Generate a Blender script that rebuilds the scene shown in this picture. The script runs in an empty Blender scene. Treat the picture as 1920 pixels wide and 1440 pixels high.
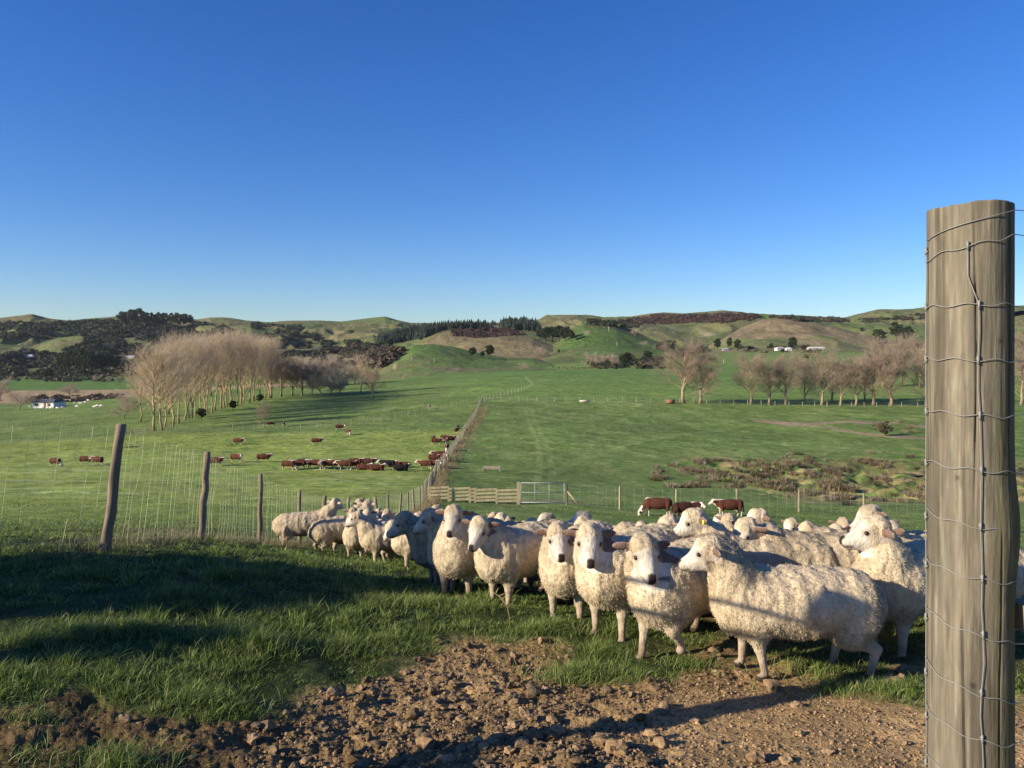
import bpy, math, random
import numpy as np
from mathutils import Vector, Matrix
R = math.radians
random.seed(7); rng = np.random.default_rng(7)
SC = bpy.context.scene
COL = SC.collection
# ---------------------------------------------------------------- camera, sky, sun, exposure
F_PX, CX, HY = 1440.0, 960.0, 655.0       # focal length in photo pixels, centre column, eye-level row
cam_d = bpy.data.cameras.new('camera'); cam = bpy.data.objects.new('camera', cam_d); COL.objects.link(cam)
cam.location = (0, 0, 0); cam.rotation_euler = (R(90), 0, 0)
cam_d.sensor_width = 36; cam_d.lens = 27; cam_d.shift_y = -65/1920
cam_d.clip_start = 0.05; cam_d.clip_end = 20000
SC.camera = cam
SUN_EL, SUN_AZ = 21.0, 66.0               # light travels towards (sin az, cos az)
world = bpy.data.worlds.new('World'); SC.world = world; world.use_nodes = True
nt = world.node_tree; nt.nodes.clear()
sky = nt.nodes.new('ShaderNodeTexSky'); sky.sky_type = 'NISHITA'; sky.sun_disc = False
sky.sun_elevation = R(SUN_EL); sky.sun_rotation = R(180+SUN_AZ)
sky.altitude = 100; sky.air_density = 1.0; sky.dust_density = 0.25; sky.ozone_density = 6.0
bg = nt.nodes.new('ShaderNodeBackground'); bg.inputs[1].default_value = 0.10
wo = nt.nodes.new('ShaderNodeOutputWorld')
hs = nt.nodes.new('ShaderNodeHueSaturation'); hs.inputs['Saturation'].default_value = 1.18; hs.inputs['Hue'].default_value = .514
nt.links.new(sky.outputs[0], hs.inputs['Color']); nt.links.new(hs.outputs[0], bg.inputs[0]); nt.links.new(bg.outputs[0], wo.inputs[0])
sl = bpy.data.lights.new('sun', 'SUN'); sl.energy = 5.0; sl.angle = R(0.5); sl.color = (1.0, 0.87, 0.68)
sun = bpy.data.objects.new('sun', sl); COL.objects.link(sun)
LD = Vector((math.sin(R(SUN_AZ))*math.cos(R(SUN_EL)), math.cos(R(SUN_AZ))*math.cos(R(SUN_EL)), -math.sin(R(SUN_EL))))
sun.rotation_euler = LD.to_track_quat('-Z', 'Y').to_euler(); sun.location = (-30, -12, 20)
SC.view_settings.view_transform = 'Standard'; SC.view_settings.look = 'None'
SC.view_settings.exposure = 0.68; SC.view_settings.gamma = 1.0
SC.render.engine = 'CYCLES'

# ---------------------------------------------------------------- numpy noise
def _h(ix, iy, iz, s):
    n = (ix.astype(np.int64)*374761393 + iy.astype(np.int64)*668265263 + iz.astype(np.int64)*2147483647 + s*974634777) & 0xFFFFFFFF
    n = ((n ^ (n >> 13))*1274126177) & 0xFFFFFFFF
    n = ((n ^ (n >> 16))*2246822519) & 0xFFFFFFFF
    return ((n ^ (n >> 15)) & 0xFFFFFF)/float(0xFFFFFF)
def vnoise(x, y, z=None, s=0):
    x = np.asarray(x, float); y = np.asarray(y, float)
    ix = np.floor(x); iy = np.floor(y); fx = x-ix; fy = y-iy
    fx = fx*fx*(3-2*fx); fy = fy*fy*(3-2*fy)
    if z is None:
        z0 = np.zeros_like(ix)
        a = _h(ix, iy, z0, s); b = _h(ix+1, iy, z0, s); c = _h(ix, iy+1, z0, s); d = _h(ix+1, iy+1, z0, s)
        return (a+(b-a)*fx)*(1-fy)+(c+(d-c)*fx)*fy
    z = np.asarray(z, float); iz = np.floor(z); fz = z-iz; fz = fz*fz*(3-2*fz)
    def pl(k):
        a = _h(ix, iy, iz+k, s); b = _h(ix+1, iy, iz+k, s); c = _h(ix, iy+1, iz+k, s); d = _h(ix+1, iy+1, iz+k, s)
        return (a+(b-a)*fx)*(1-fy)+(c+(d-c)*fx)*fy
    return pl(0)*(1-fz)+pl(1)*fz
def fbm(x, y, z=None, o=4, s=0):
    t = 0; a = .5; n = 0
    for i in range(o):
        t = t+a*vnoise(x*2**i+17.3*i, y*2**i+9.1*i, None if z is None else z*2**i, s+i); n += a; a *= .5
    return t/n-0.5          # about -.4 .. .4
def sstep(a, b, x):
    t = np.clip((x-a)/(b-a), 0, 1); return t*t*(3-2*t)

# ---------------------------------------------------------------- terrain
ZK = [1, 3.5, 4.75, 5.7, 6.3, 7.7, 9, 10.5, 14, 18, 22, 28, 36, 46, 57, 72, 90, 108, 125, 150, 190, 260, 350, 500, 700, 1000, 1250, 1600, 4500]
CK = {
 0:   [-1.7,-1.8,-1.82,-1.84,-1.86,-1.9,-2.2,-2.55,-3.3,-4.1,-4.9,-5.95,-7.3,-8.7,-10,-11.6,-12.5,-13.2,-15.2,-17.0,-18.5,-22,-27,-41,-46,-50,-45,-40,-40],
 350: [-1.7,-1.85,-1.9,-1.95,-1.98,-2.05,-2.25,-2.55,-3.3,-4.15,-4.95,-6.1,-7.4,-8.8,-10,-11.3,-12.1,-12.6,-13.0,-15.6,-16.5,-17,-18.5,-30,-42,-48,-42,-40,-40],
 650: [-1.75,-1.9,-2.02,-2.1,-2.15,-2.3,-2.6,-2.95,-3.75,-4.6,-5.35,-6.35,-7.6,-8.9,-10.1,-11.3,-12.2,-12.7,-13.0,-14.2,-14.8,-15.9,-15.2,-22,-32,-38,-38,-38,-38],
 850: [-1.8,-1.9,-2.04,-2.12,-2.18,-2.42,-2.75,-3.05,-3.85,-4.7,-5.5,-6.5,-7.7,-9.1,-10.3,-11.6,-12.4,-12.9,-13.2,-13.5,-13.2,-14,-13.8,-15,-24,-22,-15,-10,-10],
 1000:[-1.8,-1.91,-2.05,-2.13,-2.2,-2.45,-2.85,-3.15,-3.95,-4.8,-5.5,-6.5,-7.8,-9.25,-10.6,-11.8,-12.6,-13,-13.2,-13.3,-12.8,-12.6,-12.2,-13.5,-20,-14,-5,0,0],
 1300:[-1.8,-1.91,-2.05,-2.13,-2.2,-2.5,-2.9,-3.2,-4.0,-4.9,-5.7,-6.9,-8.3,-9.7,-11.2,-12.6,-13.3,-13.6,-13.7,-13.6,-13.3,-12.5,-11.9,-12.6,-14,-8,0,5,5],
 1600:[-1.8,-1.91,-2.05,-2.13,-2.2,-2.5,-2.9,-3.2,-4.0,-4.9,-5.7,-6.9,-8.4,-9.9,-11.4,-13.2,-14.0,-14.1,-14.0,-13.8,-14,-12,-10.5,-10,-5,0,5,10,10],
 1920:[-1.8,-1.9,-2.05,-2.13,-2.2,-2.5,-2.9,-3.2,-4.0,-4.9,-5.7,-6.9,-8.4,-9.9,-11.4,-13.2,-14.0,-14.1,-14.0,-13.8,-13.6,-12,-10.5,-9,-4,2,8,15,15]}
LZ0, LZ1, NLZ = math.log(0.5), math.log(4600), 700
_lz = np.linspace(LZ0, LZ1, NLZ)
def gsm(a, n, ax=0):
    k = np.exp(-0.5*(np.arange(-3*n, 3*n+1)/n)**2); k /= k.sum()
    pad = [(0, 0)]*a.ndim; pad[ax] = (3*n, 3*n); b = np.pad(a, pad, 'edge')
    return np.apply_along_axis(lambda v: np.convolve(v, k, 'valid'), ax, b)
_cols = sorted(CK)
_T = np.array([gsm(np.interp(_lz, np.log(ZK), CK[c]), 4) for c in _cols])     # cols x lz
PX0, PX1, NPX = -700, 2620, 333
_px = np.linspace(PX0, PX1, NPX)
_tab = np.array([np.interp(_px, _cols, _T[:, j]) for j in range(NLZ)]).T
_tab = gsm(_tab, 7, 0)
RIDGES = [  # crest distance, width towards viewer, width behind, [(px, py)], colour key, noise
 (2600, 1150, 900, [(-700,600),(-200,606),(0,597),(35,593),(60,590),(95,599),(130,602),(180,597),(225,594),(370,600),(395,596),(430,597),(460,602),(500,605),(540,603),(600,602),(640,604),(700,597),(722,595),(745,601),(770,606),(850,607),(900,606),(960,606),(1010,600),(1025,592),(1045,592),(1100,592),(1135,597),(1180,597),(1220,590),(1245,588),(1280,590),(1330,586),(1355,585),(1420,592),(1500,594),(1580,598),(1610,590),(1645,582),(1690,583),(1740,580),(1920,574),(2300,580),(2620,590)], 0, 1),
 (1900, 650, 400, [(-700,660),(-200,650),(0,645),(60,650),(110,634),(155,628),(180,640),(260,655),(350,630),(420,612),(470,608),(520,622),(560,640),(640,640),(700,628),(760,650),(800,700)], 1, 1),
 (1650, 500, 300, [(430,700),(470,660),(540,655),(600,650),(640,655),(700,643),(745,640),(790,632),(850,700)], 2, 1),
 (1550, 350, 300, [(730,700),(770,640),(800,624),(830,617),(900,614),(960,616),(1010,621),(1060,636),(1090,660),(1120,700)], 3, .6),
 (1200, 260, 250, [(800,700),(840,650),(870,640),(920,632),(965,629),(1000,634),(1040,650),(1090,672),(1110,700)], 4, .5),
 (900, 260, 300, [(560,730),(600,710),(660,695),(700,680),(740,660),(775,647),(810,645),(850,650),(900,662),(950,672),(1000,674),(1060,688),(1150,700)], 5, .35),
 (1350, 500, 300, [(1000,700),(1040,645),(1070,620),(1095,606),(1120,604),(1155,607),(1190,622),(1230,640),(1280,660),(1330,690)], 6, .6),
 (2000, 600, 400, [(1100,700),(1130,625),(1170,610),(1220,609),(1300,609),(1350,599),(1390,592),(1430,589),(1480,595),(1560,606),(1640,612),(1740,608),(1920,600),(2620,600)], 7, 1),
 (1500, 450, 300, [(1290,700),(1320,658),(1350,640),(1390,615),(1430,600),(1460,598),(1520,604),(1570,615),(1620,630),(1680,640),(1740,640),(1920,640),(2620,640)], 8, .8),
 (1050, 200, 250, [(1530,700),(1545,655),(1570,640),(1590,645),(1630,655),(1700,660),(1920,655),(2620,655)], 9, .3),
]
def base_h(px, Z):
    a = np.clip((px-PX0)/(PX1-PX0)*(NPX-1), 0, NPX-1.001); b = np.clip((np.log(np.maximum(Z, .5))-LZ0)/(LZ1-LZ0)*(NLZ-1), 0, NLZ-1.001)
    i = a.astype(int); j = b.astype(int); fa = a-i; fb = b-j
    return (_tab[i, j]*(1-fa)+_tab[i+1, j]*fa)*(1-fb)+(_tab[i, j+1]*(1-fa)+_tab[i+1, j+1]*fa)*fb
POND = (46.5, 90.0)
def terrain(X, Y, want_id=False):
    X = np.asarray(X, float); Y = np.asarray(Y, float)
    r = np.hypot(X, Y); phi = np.clip(np.arctan2(X, Y), -R(48), R(48))
    Z = np.maximum(r*np.cos(phi), .3); px = CX+F_PX*np.tan(phi)
    b = base_h(px, Z)
    b = b+fbm(X/9, Y/9, o=2, s=3)*0.28*sstep(12, 40, Z)*(1-sstep(500, 900, Z)) + fbm(X/40, Y/40, o=2, s=5)*.9*sstep(60, 150, Z)*(1-.7*sstep(300, 500, Z))
    # swampy gully on the right
    g = np.exp(-((X-POND[0])/9)**2-((Y-POND[1])/5)**2)
    b = b-g*0.9
    sw = sstep(18, 26, X)*sstep(58, 66, Y)*(1-sstep(88, 100, Y))*(1-sstep(60, 80, X))
    b = b+sw*(fbm(X/2.2, Y/2.2, o=3, s=11)*2.2-.35)
    h = b.copy(); rid = np.full(h.shape, -1)
    far = Z > 450
    if far.any():
        Zf = Z[far]; pf = px[far]; bf = b[far]; Xf = X[far]; Yf = Y[far]; hf = bf.copy(); idf = np.full(hf.shape, -1)
        n1 = fbm(Xf/260, Yf/260, o=4, s=21); n2 = np.abs(fbm(Xf/140+n1*2, Yf/170, o=4, s=25))
        for k, (zc, w, wb, pts, c, na) in enumerate(RIDGES):
            xs = [p[0] for p in pts]; cr = (HY-np.interp(pf, xs, [p[1] for p in pts]))/F_PX*zc
            msk = (pf >= xs[0]) & (pf <= xs[-1])
            t = (zc-Zf); s = np.where(t > 0, 0.5+0.5*np.cos(np.pi*np.clip(t/w, 0, 1)), 0.5+0.5*np.cos(np.pi*np.clip(-t/wb, 0, 1)))
            e = np.minimum(cr, 999)
            hh = bf+(e-bf)*s + (n1*45*na - (n2-.12)*150*na)*s*(1-s)*2.2*(zc/2000)
            hh = np.where(msk & (e > bf), hh, -999)
            up = hh > hf+.02; hf = np.where(up, hh, hf); idf = np.where(up, k, idf)
        h[far] = hf; rid[far] = idf
    return (h, rid) if want_id else h
# soil in the foreground : 0 grass .. 1 bare clods
SOILX = [-400, 0, 150, 260, 400, 520, 640, 740, 800, 860, 940, 1000, 1040, 1120, 1200, 1260, 1330, 1420, 1560, 1640, 1740, 1920, 2300]
SOILY = [1335, 1335, 1325, 1315, 1350, 1335, 1300, 1250, 1215, 1205, 1205, 1225, 1260, 1275, 1265, 1230, 1215, 1225, 1250, 1300, 1330, 1345, 1360]
def soil_mask(X, Y, Zg):
    Yc = np.maximum(Y, .3); px = CX+F_PX*X/Yc; py = HY-F_PX*Zg/Yc
    n = fbm(X*2.2, Y*2.2, o=4, s=41)
    m = sstep(-14, 22, py-np.interp(px, SOILX, SOILY)+n*125)
    m = np.maximum(m*(1-.0*n), 0)
    # bare scrapes among the grass
    m2 = sstep(.14, .24, fbm(X*1.3+5, Y*1.3, o=3, s=47))*sstep(1080, 1130, py)*.9
    m3 = np.exp(-((px-20)/70)**2-((py-1145)/9)**2)
    return np.where((Y > .2) & (Y < 9), np.clip(np.maximum(m, np.maximum(m2, m3)), 0, 1), np.where(Y <= .2, sstep(-.1, .1, n), 0))
# lookup: pixel -> ground point
_gx = np.arange(-320, 2260, 4.0); _gz = np.exp(np.linspace(math.log(2.2), math.log(3200), 1500))
_GX, _GZ = np.meshgrid(_gx, _gz, indexing='ij')
_GE = terrain((_GX-CX)/F_PX*_GZ, _GZ); _GPY = HY-F_PX*_GE/_GZ
def gpt(px, py, zmin=2.3):
    i = int(np.clip(round((px+320)/4), 0, len(_gx)-1)); c = _GPY[i]; k0 = np.searchsorted(_gz, zmin)
    w = np.nonzero(c[k0:] <= py)[0]
    j = k0+w[0] if len(w) else len(_gz)-1
    z = _gz[j]
    if j > k0:
        f = (c[j-1]-py)/max(1e-6, c[j-1]-c[j]); z = _gz[j-1]+(_gz[j]-_gz[j-1])*np.clip(f, 0, 1)
    return np.array([(px-CX)/F_PX*z, z])
def gh(x, y): return float(terrain(np.array([x]), np.array([y]))[0])
def at(px, py, zmin=2.3):
    x, y = gpt(px, py, zmin); return Vector((x, y, gh(x, y)))
def atz(px, Z):
    x = (px-CX)/F_PX*Z; return Vector((x, Z, gh(x, Z)))

# ---------------------------------------------------------------- object helpers
def tag(o, label=None, cat=None, group=None, kind=None):
    if label: o['label'] = label
    if cat: o['category'] = cat
    if group: o['group'] = group
    if kind: o['kind'] = kind
    return o
def empty(name, loc, rz=0, label=None, cat=None, group=None):
    o = bpy.data.objects.new(name, None); COL.objects.link(o); o.location = loc; o.rotation_euler = (0, 0, rz)
    o.empty_display_size = .1
    return tag(o, label, cat, group)
def mesh_np(name, V, quads=None, tris=None, cols=None, mat=None, smooth=True, extra=None):
    me = bpy.data.meshes.new(name); V = np.asarray(V, np.float32)
    q = np.zeros((0, 4), np.int32) if quads is None else np.asarray(quads, np.int32).reshape(-1, 4)
    t = np.zeros((0, 3), np.int32) if tris is None else np.asarray(tris, np.int32).reshape(-1, 3)
    me.vertices.add(len(V)); me.vertices.foreach_set('co', V.ravel())
    me.loops.add(q.size+t.size); me.loops.foreach_set('vertex_index', np.concatenate([q.ravel(), t.ravel()]))
    me.polygons.add(len(q)+len(t))
    st = np.concatenate([np.arange(len(q))*4, q.size+np.arange(len(t))*3]).astype(np.int32)
    me.polygons.foreach_set('loop_start', st)
    me.polygons.foreach_set('use_smooth', np.full(len(q)+len(t), smooth))
    me.update(calc_edges=True)
    if cols is not None:
        a = me.attributes.new('Col', 'FLOAT_COLOR', 'POINT'); c = np.ones((len(V), 4), np.float32); c[:, :3] = cols; a.data.foreach_set('color', c.ravel())
    for k, v in (extra or {}).items():
        a = me.attributes.new(k, 'FLOAT', 'POINT'); a.data.foreach_set('value', np.asarray(v, np.float32))
    if mat: me.materials.append(mat)
    return me
def obj(name, me, parent=None, loc=None):
    o = bpy.data.objects.new(name, me); COL.objects.link(o)
    if parent: o.parent = parent
    if loc is not None: o.location = loc
    return o
def copy_tree(o, parent=None):
    c = o.copy(); COL.objects.link(c)
    if parent: c.parent = parent
    for ch in list(o.children): copy_tree(ch, c)
    return c
class MB:
    def __init__(s): s.V = []; s.Q = []; s.T = []; s.C = []; s.n = 0
    def add(s, V, Q=None, T=None, col=(1, 1, 1)):
        V = np.asarray(V, float)
        if Q is not None and len(Q): s.Q.append(np.asarray(Q)+s.n)
        if T is not None and len(T): s.T.append(np.asarray(T)+s.n)
        s.V.append(V); c = np.asarray(col, float); s.C.append(np.broadcast_to(c, (len(V), 3)).copy()); s.n += len(V)
    def tube(s, P, rad, sides=6, col=(1, 1, 1), caps=True, jit=0):
        P = np.asarray(P, float); n = len(P); rad = np.broadcast_to(rad, (n,))
        d = np.gradient(P, axis=0); d /= np.linalg.norm(d, axis=1)[:, None]+1e-9
        up = np.array([0, 0, 1.]) if abs(d[0, 2]) < .9 else np.array([1., 0, 0])
        a = np.cross(d, up); a /= np.linalg.norm(a, axis=1)[:, None]+1e-9; b = np.cross(d, a)
        th = np.arange(sides)*2*np.pi/sides
        ring = P[:, None, :]+rad[:, None, None]*(np.cos(th)[None, :, None]*a[:, None, :]+np.sin(th)[None, :, None]*b[:, None, :])
        V = ring.reshape(-1, 3); i = np.arange(n-1)[:, None]*sides; j = np.arange(sides)[None, :]; k = (j+1) % sides
        Q = np.stack([i+j, i+k, i+sides+k, i+sides+j], -1).reshape(-1, 4); T = []
        if caps and sides > 3:
            V = np.vstack([V, P[:1], P[-1:]]); c0 = n*sides
            for q in range(sides):
                T.append((c0, (q+1) % sides, q)); T.append((c0+1, (n-1)*sides+q, (n-1)*sides+(q+1) % sides))
        s.add(V, Q, T, col)
    def box(s, c, d, rz=0, col=(1, 1, 1), tilt=0):
        x, y, z = np.array(d)/2.; V = np.array([(sx*x, sy*y, sz*z) for sz in (-1, 1) for sy in (-1, 1) for sx in (-1, 1)])
        if tilt: ct, st = math.cos(tilt), math.sin(tilt); V = V@np.array([[ct, 0, st], [0, 1, 0], [-st, 0, ct]])
        ca, sa = math.cos(rz), math.sin(rz); V = V@np.array([[ca, sa, 0], [-sa, ca, 0], [0, 0, 1]])
        s.add(V+np.array(c), [(0, 2, 3, 1), (4, 5, 7, 6), (0, 1, 5, 4), (2, 6, 7, 3), (0, 4, 6, 2), (1, 3, 7, 5)], None, col)
    def mesh(s, name, mat, smooth=True):
        return mesh_np(name, np.vstack(s.V), np.vstack(s.Q) if s.Q else None, np.vstack(s.T) if s.T else None, np.vstack(s.C), mat, smooth)
# ---------------------------------------------------------------- materials
def nodemat(name, rough=.9, spec=.2):
    m = bpy.data.materials.new(name); m.use_nodes = True; t = m.node_tree; b = t.nodes['Principled BSDF']
    b.inputs['Roughness'].default_value = rough; b.inputs['Specular IOR Level'].default_value = spec
    return m, t, b
def N(t, ty, **kw):
    n = t.nodes.new(ty)
    for k, v in kw.items():
        if k.startswith('i_'): n.inputs[k[2:].replace('_', ' ')].default_value = v
        else: setattr(n, k, v)
    return n
def noise_fac(t, scale, detail=4, rough=.6, stretch=None, kind='noise'):
    tc = N(t, 'ShaderNodeTexCoord'); out = tc.outputs['Object']
    if stretch:
        mp = N(t, 'ShaderNodeMapping'); mp.inputs['Scale'].default_value = stretch; t.links.new(out, mp.inputs[0]); out = mp.outputs[0]
    if kind == 'noise':
        n = N(t, 'ShaderNodeTexNoise'); n.inputs['Scale'].default_value = scale; n.inputs['Detail'].default_value = detail; n.inputs['Roughness'].default_value = rough
        t.links.new(out, n.inputs['Vector']); return n.outputs['Fac']
    n = N(t, 'ShaderNodeTexVoronoi'); n.inputs['Scale'].default_value = scale; t.links.new(out, n.inputs['Vector']); return n.outputs['Distance']
def ramp(t, fac, a, b, lo, hi):
    m = N(t, 'ShaderNodeMapRange'); m.inputs['From Min'].default_value = a; m.inputs['From Max'].default_value = b
    m.inputs['To Min'].default_value = lo; m.inputs['To Max'].default_value = hi; t.links.new(fac, m.inputs['Value']); return m.outputs[0]
def mulcol(t, col, fac):
    v = N(t, 'ShaderNodeVectorMath', operation='SCALE'); t.links.new(col, v.inputs[0]); t.links.new(fac, v.inputs['Scale']); return v.outputs[0]
def math2(t, op, a, b):
    m = N(t, 'ShaderNodeMath', operation=op)
    for i, q in enumerate((a, b)):
        if isinstance(q, (int, float)): m.inputs[i].default_value = q
        else: t.links.new(q, m.inputs[i])
    return m.outputs[0]
def bump(t, b, h, strength=.5, dist=.02):
    n = N(t, 'ShaderNodeBump'); n.inputs['Strength'].default_value = strength; n.inputs['Distance'].default_value = dist
    t.links.new(h, n.inputs['Height']); t.links.new(n.outputs[0], b.inputs['Normal']); return n
def colmat(name, rough=.9, spec=.2, ns=None, amt=.3, bs=None, bd=.01, stretch=None, trans=0):
    m, t, b = nodemat(name, rough, spec)
    a = N(t, 'ShaderNodeAttribute', attribute_name='Col'); c = a.outputs['Color']
    if ns:
        f = ramp(t, noise_fac(t, ns, 4, .6, stretch), .3, .7, 1-amt, 1+amt); c = mulcol(t, c, f)
    t.links.new(c, b.inputs['Base Color'])
    if bs: bump(t, b, noise_fac(t, bs, 4, .6, stretch), .8, bd)
    if trans:
        tr = N(t, 'ShaderNodeBsdfTranslucent'); t.links.new(c, tr.inputs[0]); mx = N(t, 'ShaderNodeMixShader'); mx.inputs[0].default_value = trans
        o = t.nodes['Material Output']; t.links.new(b.outputs[0], mx.inputs[1]); t.links.new(tr.outputs[0], mx.inputs[2]); t.links.new(mx.outputs[0], o.inputs[0])
    return m
M_ANI = colmat('hide', .85, .2, 14, .12, 90, .003)
M_WOOL = colmat('wool', .95, .1, 26, .2, 70, .012, (1, 1, .55))
M_TUFT = colmat('wool_locks', .95, .1, trans=.15)
M_BLADE = colmat('grass_blade', .55, .35, trans=.3)
M_BARK = colmat('bark', .9, .15, 3, .3)
M_LEAF = colmat('foliage', .75, .2, .6, .25, trans=.12)
M_TIMBER = colmat('timber', .85, .2, 9, .25, 40, .004, (1, 1, .12))
M_WIRE = colmat('galvanised_wire', .5, .5)
M_CLOD = colmat('clod', .95, .1, 35, .3, 60, .01)
M_PAINT = colmat('painted_surface', .7, .3, 2, .1)
M_EYE, _t, _b = nodemat('eye', .15, .6); _b.inputs['Base Color'].default_value = (.02, .012, .006, 1)
M_TAG, _t, _b = nodemat('ear_tag_plastic', .4, .4); _b.inputs['Base Color'].default_value = (.85, .7, .05, 1)
M_TAGG, _t, _b = nodemat('green_tag_plastic', .4, .4); _b.inputs['Base Color'].default_value = (.05, .6, .3, 1)

# ---------------------------------------------------------------- ground sheet
def build_ground():
    fi = np.concatenate([np.arange(-180, -39, 2.5), np.linspace(-38, 38, 1000), np.arange(40.5, 180.1, 2.5)])
    fi = fi[fi < 179.9]; fi = np.radians(fi)
    r = np.concatenate([[0.05, .4, .8, 1.2, 1.6, 2.0, 2.3], np.exp(np.arange(math.log(2.6), math.log(3900), .0058))])
    FI, RR = np.meshgrid(fi, r, indexing='ij'); X = RR*np.sin(FI); Y = RR*np.cos(FI)
    H, rid = terrain(X, Y, True)
    soil = soil_mask(X, Y, H)
    near = (1-sstep(14, 26, RR))
    H2 = H + near*(fbm(X*1.1, Y*1.1, o=3, s=61)*.10)
    H2 = H2 + soil*near*(fbm(X*7, Y*7, o=4, s=67)*.075+np.abs(fbm(X*17, Y*17, o=3, s=69))*.05)-soil*near*.02
    pf = sstep(1180, 1330, CX+F_PX*X/np.maximum(Y, .3))*(Y > .3)*.72
    H2 = H2-pf*(soil*near*(fbm(X*7, Y*7, o=4, s=67)*.075+np.abs(fbm(X*17, Y*17, o=3, s=69))*.05))
    H2 = H2 + (1-soil)*near*fbm(X*5, Y*5, o=3, s=63)*.05
    mid = sstep(14, 26, RR)*(1-sstep(250, 400, RR)); lam = np.maximum(.9, RR/70)
    H2 = H2 + mid*(fbm(X/.9, Y/1.2, o=3, s=71)*.10*(1-sstep(60, 110, RR)) + fbm(X/3.1, Y/3.1, o=3, s=73)*.19)
    # ---- colour
    px = CX+F_PX*np.tan(np.clip(np.arctan2(X, Y), -1.2, 1.2)); Zc = np.maximum(RR*np.cos(np.clip(FI, -1.2, 1.2)), .3); py = HY-F_PX*H/Zc
    C = np.zeros(X.shape+(3,))
    def setc(mask, col):
        C[:] = C*(1-mask[..., None])+np.array(col)*mask[..., None]
    one = np.ones(X.shape)
    setc(one, (.098, .140, .036))
    n1 = fbm(X/14, Y/14, o=4, s=81); n2 = fbm(X/2.4, Y/2.4, o=4, s=83); n3 = fbm(X/60, Y/60, o=3, s=85)
    left = sstep(2, -2, X-(-4.4-np.clip((Y-39)/31, 0, 1)*2.5))       # left paddock: yellower
    setc(left*sstep(8, 12, Y)*(1-sstep(118, 128, Y+n2*3))*.9, (.175, .215, .045))
    setc(left*sstep(40, 20, Y)*sstep(9, 13, Y)*.5, (.105, .155, .035))
    setc(sstep(0, .3, n2+n1*.5)*.35, (.17, .18, .07))
    setc(sstep(0, .3, -n2+n1*.5)*.4*(RR < 400), (.055, .11, .018))
    # pale frosty/seed strips low in the left paddock
    st = sstep(.13, .26, fbm(X/5, Y/.9, o=3, s=91))*left*sstep(40, 48, Y)*(1-sstep(70, 80, Y))
    setc(st*.5, (.33, .36, .17))
    # far fields beyond the row of trees
    setc(sstep(190, 200, Y)*(X > -20)*(Y < 480)*.6, (.098, .160, .034))
    setc((sstep(300, 340, Y)*(X > -60)*(Y < 600)*.6), (.070, .125, .030))
    fl = fbm(X/1.6, Y/2.4, o=3, s=87); setc(sstep(.17, .24, fl)*sstep(30, 50, Y)*(Y < 420)*.35, (.045, .07, .018)); setc(sstep(.15, .24, -fl)*sstep(30, 50, Y)*(Y < 420)*.35, (.20, .22, .08))
    # left far crest, brown stubble, valley green
    lf = (px < 620)
    setc(lf*sstep(600, 640, Zc)*.95*(Zc < 1000), (.26, .185, .105))
    setc(lf*(Zc > 900)*(rid < 0)*.95, (.07, .13, .030))
    # swamp dry rushes and bare bank
    sw = sstep(17, 26, X)*sstep(54, 60, Y)*(1-sstep(92, 100, Y))
    setc(sw*sstep(-.06, .1, fbm(X/2.2, Y/2.2, o=4, s=95)+.1*sstep(30, 45, X))*.85, (.20, .155, .075))
    setc(sw*sstep(.1, .16, fbm(X/1.4, Y/1.4, o=3, s=96))*.7, (.045, .05, .025))
    # tracks and bare soil strokes (world space)
    def stroke(pts, w, col, amt, noise=.0):
        W = [gpt(*p) for p in pts]; D = np.full(X.shape, 1e9); m = (Y > 15) & (Y < 420) & (abs(X) < 260); xs = X[m]; ys = Y[m]; d = np.full(xs.shape, 1e9)
        for (a, b) in zip(W[:-1], W[1:]):
            ab = b-a; L = (ab**2).sum()+1e-9; tt = np.clip(((xs-a[0])*ab[0]+(ys-a[1])*ab[1])/L, 0, 1)
            d = np.minimum(d, np.hypot(xs-a[0]-tt*ab[0], ys-a[1]-tt*ab[1]))
        D[m] = d+noise*fbm(xs/3, ys/3, o=3, s=99)*w*2
        setc(amt*(1-sstep(w*.45, w, D)), col)
    pale = (.15, .185, .06)
    for off in (0, 26):
        stroke([(985+off*.45, 765), (992+off*.4, 790), (1008+off*.6, 830), (1012+off*.8, 860), (1012+off, 880), (1005+off, 905)], .5, pale, .55)
    stroke([(965, 780), (990, 796), (1008, 820)], .4, pale, .4)
    stroke([(1030, 892), (1080, 868), (1150, 842), (1250, 818), (1400, 797)], .6, pale, .45)
    stroke([(1035, 884), (1100, 850), (1200, 828), (1330, 808), (1400, 797), (1500, 803)], .5, pale, .4)
    stroke([(1270, 765), (1340, 785), (1400, 797)], .7, pale, .35)
    stroke([(985, 750), (1040, 733), (1090, 715)], 1.0, pale, .4)
    stroke([(700, 750), (740, 743), (742, 738)], .8, pale, .3)
    stroke([(810, 725), (850, 735), (840, 745), (800, 742)], .8, pale, .35)
    stroke([(1440, 790), (1500, 795), (1600, 789), (1650, 792)], 2.6, (.21, .15, .095), .8, 1.5)
    stroke([(1470, 795), (1560, 803), (1640, 815), (1740, 824)], 2.6, (.22, .16, .10), .8, 1.5)
    stroke([(1600, 792), (1680, 793), (1740, 800)], 2.0, (.24, .18, .12), .6, 2.5)
    stroke([(985, 938), (1060, 942)], 1.2, (.14, .12, .07), .8, 2.)
    stroke([(912, 760), (860, 850), (822, 905), (800, 945)], .5, (.22, .18, .10), .45, 1.2)
    # hill colours
    pal = {0: (.14, .135, .060), 1: (.115, .13, .050), 2: (.13, .115, .065), 3: (.155, .135, .065), 4: (.17, .145, .070), 5: (.085, .130, .035), 6: (.075, .125, .032), 7: (.105, .13, .045), 8: (.19, .150, .085), 9: (.13, .14, .055)}
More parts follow.
